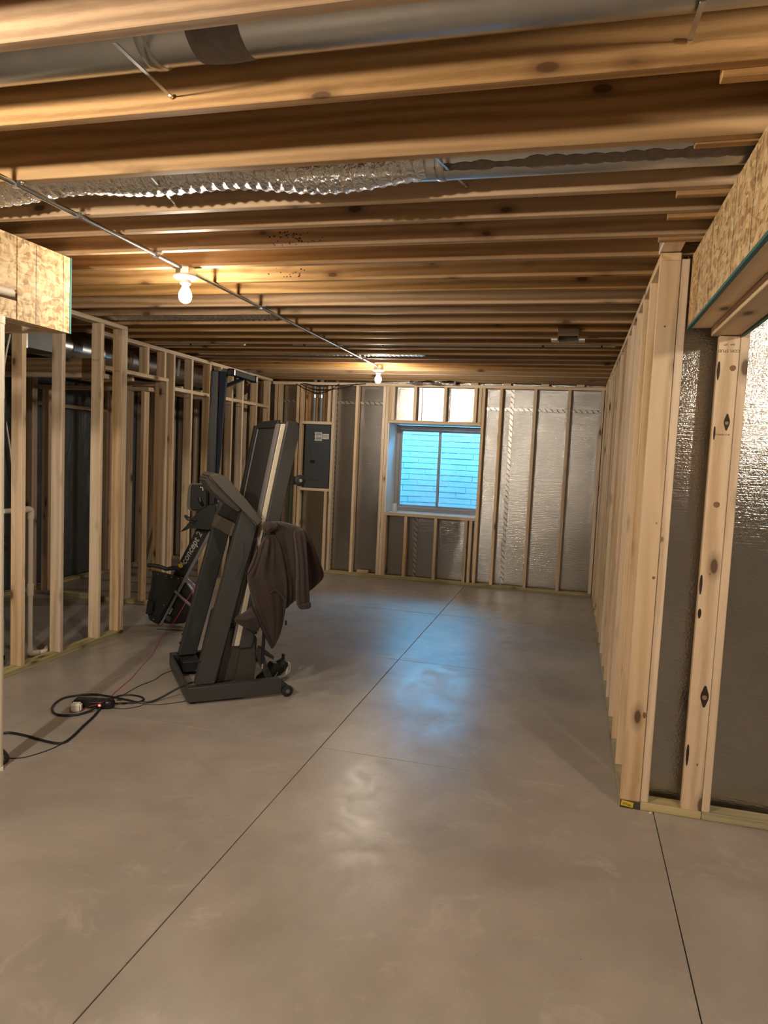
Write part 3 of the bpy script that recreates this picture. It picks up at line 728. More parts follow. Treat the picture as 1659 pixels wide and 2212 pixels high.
# deck (folded upright)
def dk(z, off=0.0): return .535-.18*(1.722-z)+off          # belt plane
D = prism('deck', [(dk(.30, .02), .30), (dk(.30, .11), .30), (dk(1.66, .122), 1.66), (dk(1.70, .118), 1.705), (dk(1.728, .095), 1.728), (dk(1.72, .03), 1.722), (dk(1.66, .02), 1.66)], .10, .70, M['tm'], T, .008, 2, True)
def dpart(name, poly, v0, v1, mat, bev=.003):
    return prism(name, poly, v0, v1, mat, D, bev)
dpart('belt', [(dk(.32, .012), .32), (dk(.32, .0195), .32), (dk(1.69, .0195), 1.69), (dk(1.69, .012), 1.69)], .155, .645, M['belt'], .001)
for v0, v1, s_ in ((.082, .150, 1), (.65, .718, -1)):
    dpart('foot_rail', [(dk(.32, .006), .32), (dk(.32, .040), .32), (dk(1.712, .040), 1.712), (dk(1.712, .006), 1.712)], v0, v1, M['cream'] if s_ > 0 else M['grey'], .005)
    vv = v0-.001 if s_ > 0 else v1
    dpart('rail_trim', [(dk(.32, -.010), .32), (dk(.32, .0055), .32), (dk(1.712, .0055), 1.712), (dk(1.712, -.010), 1.712)], v0, v1, M['grey'] if s_ > 0 else M['tmdark'], .003)
    dpart('frame_rail', [(dk(.30, .0405), .30), (dk(.30, .124), .30), (dk(1.66, .135), 1.66), (dk(1.70, .130), 1.71), (dk(1.73, .11), 1.732), (dk(1.73, .0405), 1.735)], v0-.003, v1+.003, M['tm'], .010)
dpart('end_cap', [(dk(1.69, .0), 1.691), (dk(1.69, .0195), 1.691), (dk(1.738, .0195), 1.738), (dk(1.738, .0), 1.738)], .151, .649, M['tmdark'], .004)
# lift wheel on the deck underside
for v0 in (.09, .66):
    br = dpart('wheel_arm', [(dk(1.33, .1255), 1.33), (dk(1.39, .1255), 1.395), (.70, 1.378), (.70, 1.342)], v0+.012, v0+.03, M['tmdark'], .003)
    cw = tm(645, 1038, .07)
    w_ = lathe('deck_wheel', [(.001, 0), (.024, 0), (.034, .005), (.036, .014), (.034, .030), (.001, .034)], M['rubber'], D, (cw[0]+.012, v0-.024, cw[1]), 'y', n=24)
    lathe('hub', [(.001, -.003), (.010, -.003), (.012, -.0005), (.001, -.0005)], M['chrome'], w_, (0, 0, 0), 'y', n=14)
# motor hood at the base of the folded deck
hood = [tm(*q, .11) for q in ((466, 1474), (549, 1466), (552, 1440), (556, 1376), (530, 1362), (508, 1352), (494, 1356))]
H_ = prism('motor_hood', hood, .11, .69, plain('hood_plastic', (.045, .043, .036), .5, nz=.08), T, .008, 2, True)
rib = [tm(*q, .10) for q in ((506, 1472), (549, 1467), (552, 1440), (550, 1376), (528, 1366))]
prism('hood_rib', rib, .097, .1095, plain('hood_plastic', (.045, .043, .036), .5), H_, .004)
# lift strut and linkage
s0 = tm(564, 1437, .085); s1 = tm(571, 1330, .085)
tube('gas_strut', [(s0[0], .055, s0[1]+.02), (s1[0], .055, s1[1]+.25)], .011, M['black'], T, 12, False)
tube('strut_rod', [(s0[0]-.002, .055, s0[1]-.012), (s0[0], .055, s0[1]+.0195)], .007, M['chrome'], T, 10, False)
lk = [tm(*q, .12) for q in ((548, 1405), (556, 1398), (566, 1405), (588, 1464), (574, 1466))]
prism('link_arm', lk, .112, .127, M['tm'], T, .003)
lk2 = [tm(*q, .3) for q in ((556, 1395), (562, 1395), (592, 1418), (590, 1424), (566, 1412))]
prism('link_arm', lk2, .29, .31, M['tm'], T, .002)
tube('brake_cable', [(s0[0]-.03, .12, .38), (s0[0]-.02, .12, .5), (s0[0]-.01, .12, .75)], .005, M['black'], T, 8)

# ================================================================ SWEATSHIRT hung on the treadmill
def loft(name, rows, v, mat, parent, dth=.05, n=28, folds=((5, .10, 0.0),), swirl=1.0, vc=None):
    """rows: (left px, right px, y shift) points in the photo on plane v; closed lofted cloth volume with folds"""
    bm = bmesh.new(); rings = []; R = len(rows)
    for i, row in enumerate(rows):
        (xl, yl), (xr, yr) = row[0], row[1]; d = row[2] if len(row) > 2 else dth; vo = row[3] if len(row) > 3 else 0.0
        a = tm(xl, yl, v); b = tm(xr, yr, v); A = Vector((a[0], 0, a[1])); B = Vector((b[0], 0, b[1]))
        c = (A+B)/2; hw = (B-A)/2; ring = []
        for k in range(n):
            t = 2*math.pi*k/n; ct, st = math.cos(t), math.sin(t)
            dd = d*(abs(st)**.7)*(1 if st > 0 else -1)
            f = 0
            for (m, amp, ph) in folds: f += amp*math.sin(m*t+ph+swirl*i/R*2.5)*math.cos(m*.5*ct+ph)
            dd *= 1+f*4.0
            ring.append(bm.verts.new((c.x+hw.x*ct, v+vo-dd, c.z+hw.z*ct)))
        rings.append(ring)
    for a, b in zip(rings, rings[1:]):
        for k in range(n): bm.faces.new((a[k], a[(k+1) % n], b[(k+1) % n], b[k]))
    bm.faces.new(rings[0]); bm.faces.new(rings[-1][::-1])
    o = link(name, finish(bm, name, True), mat, parent)
    md = o.modifiers.new('smooth', 'SUBSURF'); md.levels = 1; md.render_levels = 2
    return o
J = empty('sweatshirt', TO, TR); tag(J, 'dark brown zip sweatshirt slung over the folded treadmill', 'sweatshirt')
loft('back', [((566, 1128), (602, 1124), .02), ((575, 1132), (640, 1134), .045), ((584, 1145), (657, 1142), .06), ((588, 1175), (658, 1165), .065), ((598, 1210), (660, 1200), .06), ((606, 1245), (662, 1240), .055), ((612, 1275), (664, 1270), .05), ((614, 1300), (656, 1284), .035), ((616, 1322), (632, 1296), .015)], -.03, M['fabric'], J, folds=((5, .10, .4), (9, .06, 1.0)))
sl_ = loft('sleeve', [((632, 1142), (656, 1140), .03), ((637, 1170), (660, 1165), .04), ((640, 1205), (662, 1205), .045), ((641, 1240), (664, 1240), .045), ((638, 1275), (666, 1270), .042), ((640, 1300), (668, 1294), .035), ((641, 1306), (668, 1300), .034)], -.115, M['fabric'], J, folds=((4, .10, 1.7),))
cf = loft('cuff', [((639, 1303), (668, 1298), .038), ((642, 1307), (670, 1300), .040), ((645, 1314), (671, 1310), .040), ((648, 1316), (670, 1312), .036)], -.115, M['fabric'], sl_, folds=((9, .05, 0),))
loft('sleeve', [((650, 1140), (660, 1145), .03), ((655, 1165), (672, 1165), .05), ((658, 1200), (685, 1200), .06), ((660, 1235), (700, 1238), .055), ((664, 1262), (697, 1250), .045), ((664, 1280), (668, 1276), .02)], .06, M['fabric'], J, folds=((4, .09, .5),))
col_ = loft('collar', [((568, 1127), (584, 1125), .015), ((566, 1135), (602, 1133), .04), ((567, 1145), (598, 1140), .045), ((572, 1155), (586, 1148), .02)], -.08, M['fabric'], J, folds=((3, .08, .2),))
fr = loft('front', [((576, 1152), (592, 1150), .025), ((560, 1180), (606, 1176), .05), ((545, 1210), (612, 1205), .055), ((532, 1240), (618, 1235), .055), ((536, 1260), (620, 1262), .06), ((543, 1290), (620, 1290), .06), ((550, 1320), (616, 1315), .055), ((560, 1345), (612, 1340), .045), ((572, 1375), (606, 1370), .035), ((586, 1402), (590, 1402), .008)], -.06, M['fabric'], J, folds=((6, .12, .9), (11, .06, .3)), swirl=2.0)
loft('hem_fold', [((506, 1338), (512, 1330), .015), ((510, 1345), (530, 1325), .03), ((520, 1352), (545, 1312), .045), ((535, 1358), (556, 1300), .05), ((548, 1362), (566, 1320), .045), ((556, 1366), (566, 1345), .03)], -.015, M['fabric'], J, folds=((4, .12, .8),))
def jline(pts, v): return [(lambda q: (q[0], v, q[1]))(tm(x, y, v)) for x, y in pts]
tube('zipper', jline([(557, 1160), (555, 1195), (545, 1225), (534, 1242)], -.135), .004, M['black'], fr, 6)
tube('zipper', jline([(545, 1310), (556, 1335), (570, 1368), (587, 1400)], -.125), .004, M['black'], fr, 6)
tube('pocket_welt', jline([(582, 1282), (594, 1275), (606, 1283), (618, 1298)], -.135), .0045, M['fabric'], fr, 6)
pz = tm(557, 1168, -.14); box('zip_pull', pz[0]-.004, pz[0]+.004, -.148, -.140, pz[1]-.03, pz[1]+.02, M['chrome'], fr, .001)
pz = tm(617, 1345, -.06); box('zip_pull', pz[0]-.004, pz[0]+.008, -.064, -.056, pz[1]-.016, pz[1]+.014, M['black'], fr, .001)

# ================================================================ SHOE behind the treadmill
sp = fl(592, 1462); S = empty('running_shoe', (sp.x, sp.y, 0), TR); tag(S, 'black running shoe with curved white sole lying behind the treadmill', 'shoe')
so = Vector((sp.x, sp.y, 0))
def sh(x, y, v=0.0):
    q = onplane(x, y, so+TV*v, TV); return ((q-so).dot(TU), max(q.z, .001))
def sloft(name, rows, mat, parent, n=18):
    bm = bmesh.new(); rings = []
    for (p, q, d) in rows:
        a, b = sh(*p), sh(*q); A = Vector((a[0], 0, a[1])); B = Vector((b[0], 0, b[1])); c = (A+B)/2; h = (B-A)/2
        rings.append([bm.verts.new((c.x+h.x*math.cos(t), -d*math.copysign(abs(math.sin(t))**.8, math.sin(t)), max(.0015, c.z+h.z*math.cos(t)))) for t in [2*math.pi*k/n for k in range(n)]])
    for a, b in zip(rings, rings[1:]):
        for k in range(n): bm.faces.new((a[k], a[(k+1) % n], b[(k+1) % n], b[k]))
    bm.faces.new(rings[0]); bm.faces.new(rings[-1][::-1])
    return link(name, finish(bm, name, True), mat, parent)
sloft('upper', [((553, 1463), (556, 1468), .02), ((562, 1456), (572, 1469), .04), ((576, 1442), (590, 1466), .045), ((580, 1432), (604, 1458), .045), ((584, 1428), (616, 1446), .043), ((596, 1430), (622, 1436), .04), ((606, 1424), (622, 1430), .035), ((609, 1422), (613, 1424), .02)], M['rubber'], S)
sloft('sole', [((566, 1470), (572, 1473), .04), ((588, 1464), (594, 1472), .046), ((604, 1456), (612, 1464), .048), ((616, 1445), (625, 1450), .046), ((620, 1436), (627, 1437), .042), ((619, 1431), (626, 1431), .036)], M['white'], S)
hp = sh(613, 1421); box('heel_tab', hp[0]-.012, hp[0]+.004, -.015, .015, hp[1]-.01, hp[1]+.028, M['black'], S, .003)
lp = sh(583, 1430); tube('lace_loop', [(lp[0]-.01, -.035, lp[1]-.02), (lp[0]-.012, -.04, lp[1]+.004), (lp[0]+.006, -.04, lp[1]+.006), (lp[0]+.01, -.035, lp[1]-.018)], .004, M['black'], S, 6)
st0, st1 = sh(590, 1468, -.046), sh(600, 1452, -.046)
bar('side_stripe', (st0[0], -.0475, st0[1]), (st1[0], -.0475, st1[1]), .004, .003, M['white'], S, (0, 1, 0))

# ================================================================ ROWING MACHINE stored upright
RQ = Vector((-3.2, 5.37, 0)); RR = math.radians(12)
RU = Vector((math.cos(RR), math.sin(RR), 0)); RN = Vector((-math.sin(RR), math.cos(RR), 0))
def rw(x, y, n=0.0):
    q = onplane(x, y, RQ+RN*n, RN); return ((q-RQ).dot(RU), q.z)
Rm = empty('rowing_machine', RQ, RR); tag(Rm, 'black rowing machine stored upright on its flywheel end', 'rowing machine')
def rp(name, pts, n0, n1, mat, parent=Rm, bev=.004, **k): return prism(name, [(a, max(b, .004)) for a, b in [rw(x, y, n0) for x, y in pts]], n0, n1, mat, parent, bev, **k)
TB = rp('main_beam', [(342, 1349), (332, 1345), (321, 1338), (331, 1318), (352, 1283), (376, 1237), (400, 1190), (424, 1143), (453, 1146), (398, 1248)], -.05, .05, M['black'])
rp('beam_edge', [(344, 1350), (350, 1349), (458, 1150), (452, 1146), (398, 1247)], -.142, -.131, plain('grey_tube', (.16, .16, .165), .5, .3), TB, .002)
# lettering along the beam
p0 = rw(396, 1218, -.0512); p1 = rw(432, 1152, -.0512)
dv = Vector((p1[0]-p0[0], 0, p1[1]-p0[1])); Lw = dv.length; dv.normalize(); nv = Vector((0, -1, 0)); uv = nv.cross(dv)
def onbeam(p, v=-.0512): return Matrix(((dv.x, uv.x, nv.x, p[0]), (dv.y, uv.y, nv.y, v), (dv.z, uv.z, nv.z, p[1]), (0, 0, 0, 1)))
text('lettering', 'concept 2', .076, M['letter'], TB, onbeam(rw(414, 1184, -.0512)), shear=.22, bold=.0012)
em = rw(390, 1222, -.0515)
lathe('emblem', [(.001, -.0006), (.020, -.0006), (.020, 0.0), (.001, 0.0)], M['yellow'], TB, (em[0], -.0512, em[1]), 'y', n=20)
text('emblem_bar', 'I', .06, M['letter'], TB, onbeam(rw(394, 1217, -.0512), -.0525), bold=.001)
# flywheel
FW = rw(379, 1295, .0)
fwh = lathe('flywheel_housing', [(.001, -.085), (.12, -.085), (.175, -.075), (.198, -.05), (.203, -.045), (.203, .045), (.198, .05), (.175, .075), (.12, .085), (.001, .085)], M['perf'], Rm, (FW[0]-.012, .0, max(FW[1], .212)), 'y', n=40)
for k in (-.047, .047): lathe('rim_band', [(.2035, k-.006), (.207, k-.004), (.207, k+.004), (.2035, k+.006)], M['alu'], fwh, (0, 0, 0), 'y', n=40)
rp('flywheel_cover', [(327, 1232), (345, 1236), (392, 1248), (398, 1250), (380, 1276), (352, 1330), (341, 1348), (322, 1339), (318, 1325), (321, 1300), (320, 1288), (326, 1268), (329, 1250)], -.115, -.0865, M['black'], Rm, .006)
cov = rp('drive_cover', [(335, 1240), (392, 1252), (375, 1285), (345, 1335), (330, 1330), (328, 1290)], -.128, -.1155, M['black'], Rm, .004)
for (x, y) in ((341, 1240), (359, 1244), (371, 1247), (385, 1250), (354, 1307), (332, 1338), (339, 1351)):
    q = rw(x, y, -.13); lathe('screw', [(.001, -.003), (.0045, -.003), (.0045, 0), (.001, 0)], M['chrome'], cov, (q[0], -.1285, q[1]), 'y', n=8)
lab1 = rw(368, 1320, -.13); box('label', lab1[0]-.012, lab1[0]+.012, -.1305, -.1288, lab1[1]-.03, lab1[1]+.03, plain('grey_sticker', (.22, .22, .22), .5), cov, 0, (0, math.radians(27), 0))
lab2 = rw(364, 1336, -.13); box('label', lab2[0]-.02, lab2[0]+.02, -.1305, -.1288, lab2[1]-.02, lab2[1]+.02, plain('dark_sticker', (.06, .06, .065), .5), cov, 0, (0, math.radians(27), 0))
rp('damper_knob', [(314, 1327), (328, 1326), (331, 1300), (318, 1298)], -.17, -.129, M['black'], Rm, .006)
# front legs
a = rw(343, 1349, -.09); b = rw(425, 1354, -.09)
tube('front_leg', [(a[0], -.14, .014), (b[0]+.05, -.14, .014)], .013, plain('grey_tube', (.16, .16, .165), .5, .3), Rm, 10, False)
a = rw(382, 1275, -.09); b = rw(426, 1314, -.09)
tube('leg_strut', [(a[0], -.14, a[1]), (b[0]+.02, -.14, b[1]-.02)], .013, plain('grey_tube', (.16, .16, .165), .5, .3), Rm, 10, False)
rp('flywheel_face', [(352, 1345), (380, 1290), (392, 1262), (401, 1258), (412, 1275), (415, 1300), (411, 1325), (402, 1342), (396, 1347)], -.105, -.0862, M['black'], Rm, .004)
# handle
hl = [(p[0], -.10, p[1]) for p in [rw(x, y, -.10) for x, y in ((319, 1221), (333, 1222), (348, 1225), (360, 1229), (375, 1227), (390, 1231))]]
tube('handle', hl, .017, M['rubber'], Rm, 12)
# footrests and monitor
fpts = [(388, 1150), (402, 1136), (416, 1118), (434, 1100), (452, 1089), (466, 1090), (466, 1142), (448, 1146), (424, 1140), (408, 1140)]
rp('footrest', fpts, -.20, -.06, M['black'], Rm, .006); rp('footrest', fpts, .06, .20, M['black'], Rm, .006)
rp('foot_plate', [(453, 1092), (468, 1089), (472, 1110), (466, 1140), (455, 1144)], -.058, .058, M['navy'], Rm, .004)
st_ = [(p[0], -.215, p[1]) for p in [rw(x, y, -.215) for x, y in ((424, 1124), (408, 1118), (400, 1114), (404, 1121), (420, 1130))]]
tube('strap', st_, .008, M['rubber'], Rm, 8)
mon = [rw(x, y, -.10) for x, y in ((412, 1044), (440, 1044), (446, 1050), (446, 1098), (440, 1104), (410, 1104), (403, 1097), (406, 1050))]
MO = prism('monitor', mon, -.10, -.055, M['grey'], Rm, .008, 2, True)
prism('monitor_back', [rw(x, y, -.115) for x, y in ((414, 1047), (440, 1047), (446, 1052), (446, 1098), (440, 1102), (414, 1102), (410, 1096), (412, 1052))], -.115, -.1005, M['black'], MO, .004)
a = rw(430, 1075, -.13); b = rw(446, 1100, -.05)
tube('monitor_arm', [(a[0], -.12, a[1]), ((a[0]+b[0])/2, -.12, (a[1]+b[1])/2), (b[0]+.03, -.02, b[1]-.02)], .014, M['black'], Rm, 8)
a = rw(436, 1056, -.12); tube('painted_glint', [(a[0]-.015, -.12, a[1]+.012), (a[0]+.005, -.12, a[1]+.01), (a[0]+.01, -.12, a[1]-.015)], .004, M['white'], MO, 6)  # white sliver standing in for glints on the monitor
# monorail standing up
rp('monorail', [(441, 1150), (455, 800), (473, 801), (462, 1150)], -.035, .02, M['black'])
rp('rail_side', [(462, 1150), (474, 801), (490, 804), (487, 830), (468, 1050), (466, 1150)], -.03, .02, M['navy'])
for k, xx in enumerate((461, 465, 469)):
    a = rw(xx, 803, -.037); b = rw(xx-6-k, 1030, -.037)
    bar('rail_slot', (a[0], -.0375, a[1]), (b[0], -.0375, b[1]), .003, .003, M['grey'], Rm, (0, 1, 0))
# rear foot at the top
q0 = onplane(498, 806, RQ-RN*.05, RN); 
la = lambda P: Vector(((P-RQ).dot(RU), (P-RQ).dot(RN), P.z))
f0 = la(on(502, 805, 2, 2.175)); f1 = la(on(546, 819, 2, 2.175)); fd = (f1-f0).normalized()
bar('rear_foot', f0, f1, .055, .05, M['navy'], Rm, (0, 0, 1), .006)
bar('end_cap', f0-fd*.045, f0-fd*.0005, .062, .060, M['black'], Rm, (0, 0, 1), .008); bar('end_cap', f1+fd*.0005, f1+fd*.045, .062, .060, M['black'], Rm, (0, 0, 1), .008)
g0 = rw(483, 836, .0); g1 = (f0+f1)/2
bar('foot_strut', (g0[0], 0, g0[1]), (g1.x, g1.y, g1.z-.026), .03, .018, M['navy'], Rm, (0, 1, 0), .003)
g2 = rw(478, 803, 0); bar('foot_strut', (g2[0], 0, g2[1]+.01), (f0.x, f0.y, f0.z+.02), .02, .012, M['black'], Rm, (0, 1, 0), .002)

# ================================================================ POWER STRIP AND CORDS
def fp(x, y, z=.006): return fl(x, y, z)
a = fl(160, 1518, .02); b = fl(236, 1521, .02); d = (b-a); ang = math.atan2(d.y, d.x)
PS = empty('power_strip', ((a.x+b.x)/2, (a.y+b.y)/2, 0), ang); tag(PS, 'black power strip with lit red switch lying on the floor', 'power strip')
hl_ = d.length/2
bm = bmesh.new(); bmesh.ops.create_cube(bm, size=1)
for v in bm.verts: v.co = (v.co.x*hl_*2, v.co.y*.075, v.co.z*.046+.0235)
bmesh.ops.bevel(bm, geom=bm.edges[:], offset=.010, segments=3, affect='EDGES')
link('body', finish(bm, 'body', True), M['black'], PS)
lathe('end_cap', [(.001, .002), (.035, .002), (.0375, .01), (.0375, .036), (.031, .0445), (.001, .0445)], M['black'], PS, (hl_-.006, 0, 0), n=20)
box('switch', hl_-.050, hl_-.035, -.0405, -.0375, .018, .030, M['led'], PS, .001)
for k in range(5): box('outlet', -hl_+.05+k*.05, -hl_+.078+k*.05, -.012, .012, .0466, .0482, M['rubber'], PS, .001)
q = fl(168, 1522, .03); e = empty('plug_adapter', (q.x, q.y, 0), ang+.15); tag(e, 'white square plug adapter at the left end of the power strip', 'plug')
bm = bmesh.new(); bmesh.ops.create_cube(bm, size=1)
for v in bm.verts: v.co = (v.co.x*.058, v.co.y*.045-.03, v.co.z*.05+.027)
bmesh.ops.bevel(bm, geom=bm.edges[:], offset=.009, segments=3, affect='EDGES'); link('body', finish(bm, 'body', True), M['white'], e)
box('cord_clip', -.032, -.0295, -.045, -.03, .012, .03, M['black'], e, .001)
def cord(name, pts, r, mat, lab, zs=None):
    P = [fl(x, y, r if zs is None else zs[i]) for i, (x, y) in enumerate(pts)]
    o = tube(name, P, r, mat, None, 8, True, 8); tag(o, lab, 'cord'); return o
pcord = cord('power_cord', [(420, 1473), (400, 1479), (375, 1492), (350, 1506), (325, 1516), (300, 1517), (270, 1511), (240, 1505), (205, 1500), (170, 1502), (140, 1507), (122, 1517), (113, 1528), (116, 1540), (135, 1545), (165, 1544), (190, 1537), (206, 1529)],
     .0065, M['cord'], 'black treadmill power cord looped around the power strip', [.09, .085, .05, .02]+[.0066]*12+[.01, .02])
pcord.parent = T; pcord.matrix_parent_inverse = (Matrix.Translation(TO) @ Matrix.Rotation(TR, 4, 'Z')).inverted()
for k in ('label', 'category'): del pcord[k]
cord('extension_cord', [(5, 1584), (25, 1583), (60, 1590), (95, 1600), (120, 1605), (140, 1603), (160, 1588), (178, 1570), (200, 1550), (213, 1535), (217, 1528)], .0065, M['cord'], 'black extension cord snaking from the power strip to the left edge')
cord('charger_cord', [(238, 1520), (262, 1519), (290, 1518), (310, 1512), (304, 1505), (280, 1501), (258, 1503), (238, 1511)], .0055, M['cord'], 'short black cord loop at the right end of the power strip')
cord('thin_wire', [(238, 1529), (268, 1531), (300, 1526), (312, 1522), (345, 1522), (385, 1517), (402, 1514)], .0022, M['cord'], 'thin dark wire from the power strip towards the treadmill foot')
cord('thin_wire', [(270, 1499), (300, 1482), (335, 1468), (352, 1456), (383, 1445)], .0022, M['cord'], 'thin dark wire running under the treadmill frame')
cord('thin_wire', [(10, 1638), (45, 1637), (75, 1630), (110, 1618), (135, 1606), (150, 1598), (170, 1580), (190, 1562)], .0025, M['cord'], 'thin dark wire beside the extension cord')
cord('cord_bundle', [(1, 1648), (12, 1645), (16, 1636), (8, 1624), (1, 1618)], .009, M['cord'], 'coil of thick black cord at the foot of the painted post')
rp_ = [(155, 1530, .02), (160, 1536, .003), (175, 1534, .003), (190, 1527, .01), (215, 1520, .055), (240, 1504, .003), (262, 1484, .003), (285, 1464, .003), (305, 1440, .003), (330, 1413, .003), (352, 1375, .003)]
P = [fl(x, y, z) for x, y, z in rp_]
for (x, y), n_ in (((378, 1340), -.30), ((402, 1300), -.24), ((425, 1260), -.16), ((446, 1222), -.10)):
    P.append(onplane(x, y, RQ+RN*n_, RN))
P = catmull(P, 8)
for q in P: q.z = max(q.z, .0031)
o = tube('red_cord', P, .0028, M['red'], None, 8, False); tag(o, 'thin red cord rising from the power strip to the rowing machine', 'cord')

# ================================================================ LEFT EDGE AND UTILITY AREA
pc = on(7, 700, 1, 2.66); e = empty('support_post', (pc.x-.036, 2.66, 0)); tag(e, 'cream painted round steel post at the left edge of the picture', 'post')
lathe('shaft', [(.001, .012), (.032, .012), (.032, 2.052), (.001, 2.052)], M['post'], e, n=28)
lathe('base_plate', [(.001, 0), (.045, 0), (.045, .0115), (.001, .0115)], M['post'], e, n=4, smooth=False)
lathe('cap', [(.001, 2.0525), (.035, 2.0525), (.035, 2.085), (.001, 2.085)], M['post'], e, n=24)
e = empty('pvc_stub', (-2.56, 2.75, 2.19)); tag(e, 'pale plastic pipe end poking through the left soffit panel', 'pipe')
pp = on(34, 645, 0, -2.48)
tube('pipe', [Vector((-2.62, 2.0, 2.195))-e.location, Vector((-2.48, pp.y-.02, 2.195))-e.location], .018, M['pvc'], e, 14, False)

FU = empty('furnace', (-3.75, 4.04, 0)); tag(FU, 'beige furnace cabinet with round ports, half hidden by the left edge', 'furnace')
box('lower_cabinet', -.62, 0, -.62, .0, .0, .30, M['furn'], FU, .006); box('upper_cabinet', -.62, -.005, -.62, -.005, .302, 1.02, M['furn'], FU, .006)
box('base_skirt', -.60, .002, -.60, .003, .0, .035, M['rubber'], FU, .002)
for yy, z, r in ((-.06, .62, .045), (-.045, .43, .025)): lathe('port', [(.001, 0), (r*.75, 0), (r*.75, .004), (r, .004), (r, 0.0), (r*1.02, -.002)], M['black'], FU, (-.002, yy, z), 'x', n=20)
for z in (.86, .79): lathe('port', [(.001, 0), (.024, 0), (.026, .03), (.001, .03)], M['black'], FU, (-.002, -.03, z), 'x', n=16)
box('rating_label', -.004, .0005, -.055, -.018, .91, .985, M['paper'], FU, 0); box('vent_plate', -.004, .004, -.16, -.07, .74, .84, M['galv'], FU, .003)
box('warning_label', -.001, .003, -.12, -.01, .25, .275, M['paper'], FU, 0)
pl_ = box('plenum', -.60, -.02, -.60, -.02, 1.021, 2.0, M['galv'], FU, .004)
DP = empty('drain_pipe', (-3.70, 4.15, 0)); tag(DP, 'white plastic drain pipe with elbows beside the furnace', 'pipe')
bx_ = fl(57, 1405, .05); bx = Vector((bx_.x+.03, bx_.y, 0))-Vector((-3.70, 4.15, 0)); bx.z = 0
tube('riser', [bx+Vector((0, 0, .06)), bx+Vector((0, 0, .45))], .017, M['pvc'], DP, 12, False); tube('riser', [bx+Vector((0, 0, .53)), bx+Vector((0, 0, 1.0))], .017, M['pvc'], DP, 12, False)
lathe('tee', [(.0175, .448), (.022, .45), (.022, .53), (.0175, .532)], M['pvc'], DP, bx, n=14)
tube('elbow', [bx+Vector((0, 0, .99)), bx+Vector((0, 0, 1.045)), bx+Vector((0, -.02, 1.06)), bx+Vector((0, -.06, 1.06))], .0215, M['pvc'], DP, 12)
tube('branch', [bx+Vector((0, -.06, 1.06)), bx+Vector((0, -.25, 1.06))], .017, M['pvc'], DP, 12, False)
tube('foot_elbow', [bx+Vector((0, 0, .075)), bx+Vector((0, 0, .04)), bx+Vector((.01, .02, .03)), bx+Vector((.03, .05, .03))], .0215, M['pvc'], DP, 12)
tube('outlet', [bx+Vector((.03, .05, .03)), bx+Vector((.045, .10, .03)), bx+Vector((.0, .16, .03))], .017, M['pvc'], DP, 12)
# big ducts over the utility area
e = empty('trunk_duct', (-4.25, 4.0, 2.22)); tag(e, 'large dark sheet-metal trunk duct above the furnace area', 'duct')
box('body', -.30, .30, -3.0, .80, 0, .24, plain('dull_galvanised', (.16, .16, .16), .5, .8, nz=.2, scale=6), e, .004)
for y in (-2, -1.1, -.2, .45): box('seam', -.306, .306, y-.012, y+.012, -.006, .246, M['galv'], e, .002)
e = empty('supply_duct', (-4.22, 4.81, 2.34)); tag(e, 'shiny round metal duct running along the left partition top', 'duct')
lathe('pipe', [(.115, .0), (.115, 1.2)], M['galv'], e, axis='y', n=32); lathe('pipe', [(.108, 1.205), (.108, 3.7)], M['galv'], e, axis='y', n=32)
for y in (.35, 1.15, 1.6, 2.2, 2.9): lathe('joint_band', [(.1155, y), (.119, y+.004), (.119, y+.026), (.1155, y+.03)], M['galv'], e, axis='y', n=32)
for y, lab in ((6.78, 'pale strap hanging round duct behind the left partition'),):
    e = empty('duct_strap', (-4.10, y, 2.30)); tag(e, lab, 'strap', 'metal duct hanger straps')
    bar('band', (0, 0, -.02), (.012, 0, .16), .025, .002, M['white'], e, (0, 1, 0))
t = lumber('leaning_board', -.02, .02, -.045, .045, -.36, .36, 'treated', None); t.location = (-4.75, 7.35, .355); t.rotation_euler = (0, math.radians(14), 0)
tag(t, 'short greenish board leaning among studs behind the rowing machine', 'board')
for i, (pts_, r, m_, lab) in enumerate((([(22, 722), (14, 760), (9, 800), (9, 850), (8, 890), (14, 920), (22, 970), (28, 1020)], .006, M['pvc'], 'pale cable hanging beside the left edge post'),
                                ([(10, 860), (10, 940), (18, 1000), (27, 1060)], .012, M['cord'], 'black hose hanging in the furnace corner'))):
    t = tube('utility_line', [on(x, y, 0, -3.72) for x, y in pts_], r, m_, None, 8); tag(t, lab, 'cable')
FI = empty('return_duct', (-4.9, 3.9, 0)); tag(FI, 'black insulated duct standing in the dark furnace corner', 'duct')
lathe('sleeve', [(.001, .001), (.17, .001)]+[(.17+.008*(i % 2), .05+i*.06) for i in range(34)]+[(.17, 2.1), (.001, 2.1)], plain('black_insulation', (.012, .012, .013), .5, nz=.4, scale=12, bump=.6, bdist=.02), FI, n=20)

# ================================================================ SMALL MARKS
# yellow tag on the plate end of the right wall
tgp = empty('lumber_tag', (RX+.035, 3.3088, .018)); tag(tgp, 'small yellow tag stapled to the end of the right bottom plate', 'tag')
box('card', -.03, .022, -.0014, -.0004, -.010, .014, M['yellow'], tgp, 0, (0, math.radians(6), 0))
box('plate_end', -.0345, .0495, -.0004, .0004, -.0178, .0178, plain('dark_plate_end', (.06, .055, .03), .8), tgp, 0)
multi('print', [(-.024, -.005, -.0019, -.0015, .004, .006), (-.024, .012, -.0019, -.0015, -.001, .001), (.0, .016, -.0019, -.0015, -.006, -.004)], M['ink'], tgp)
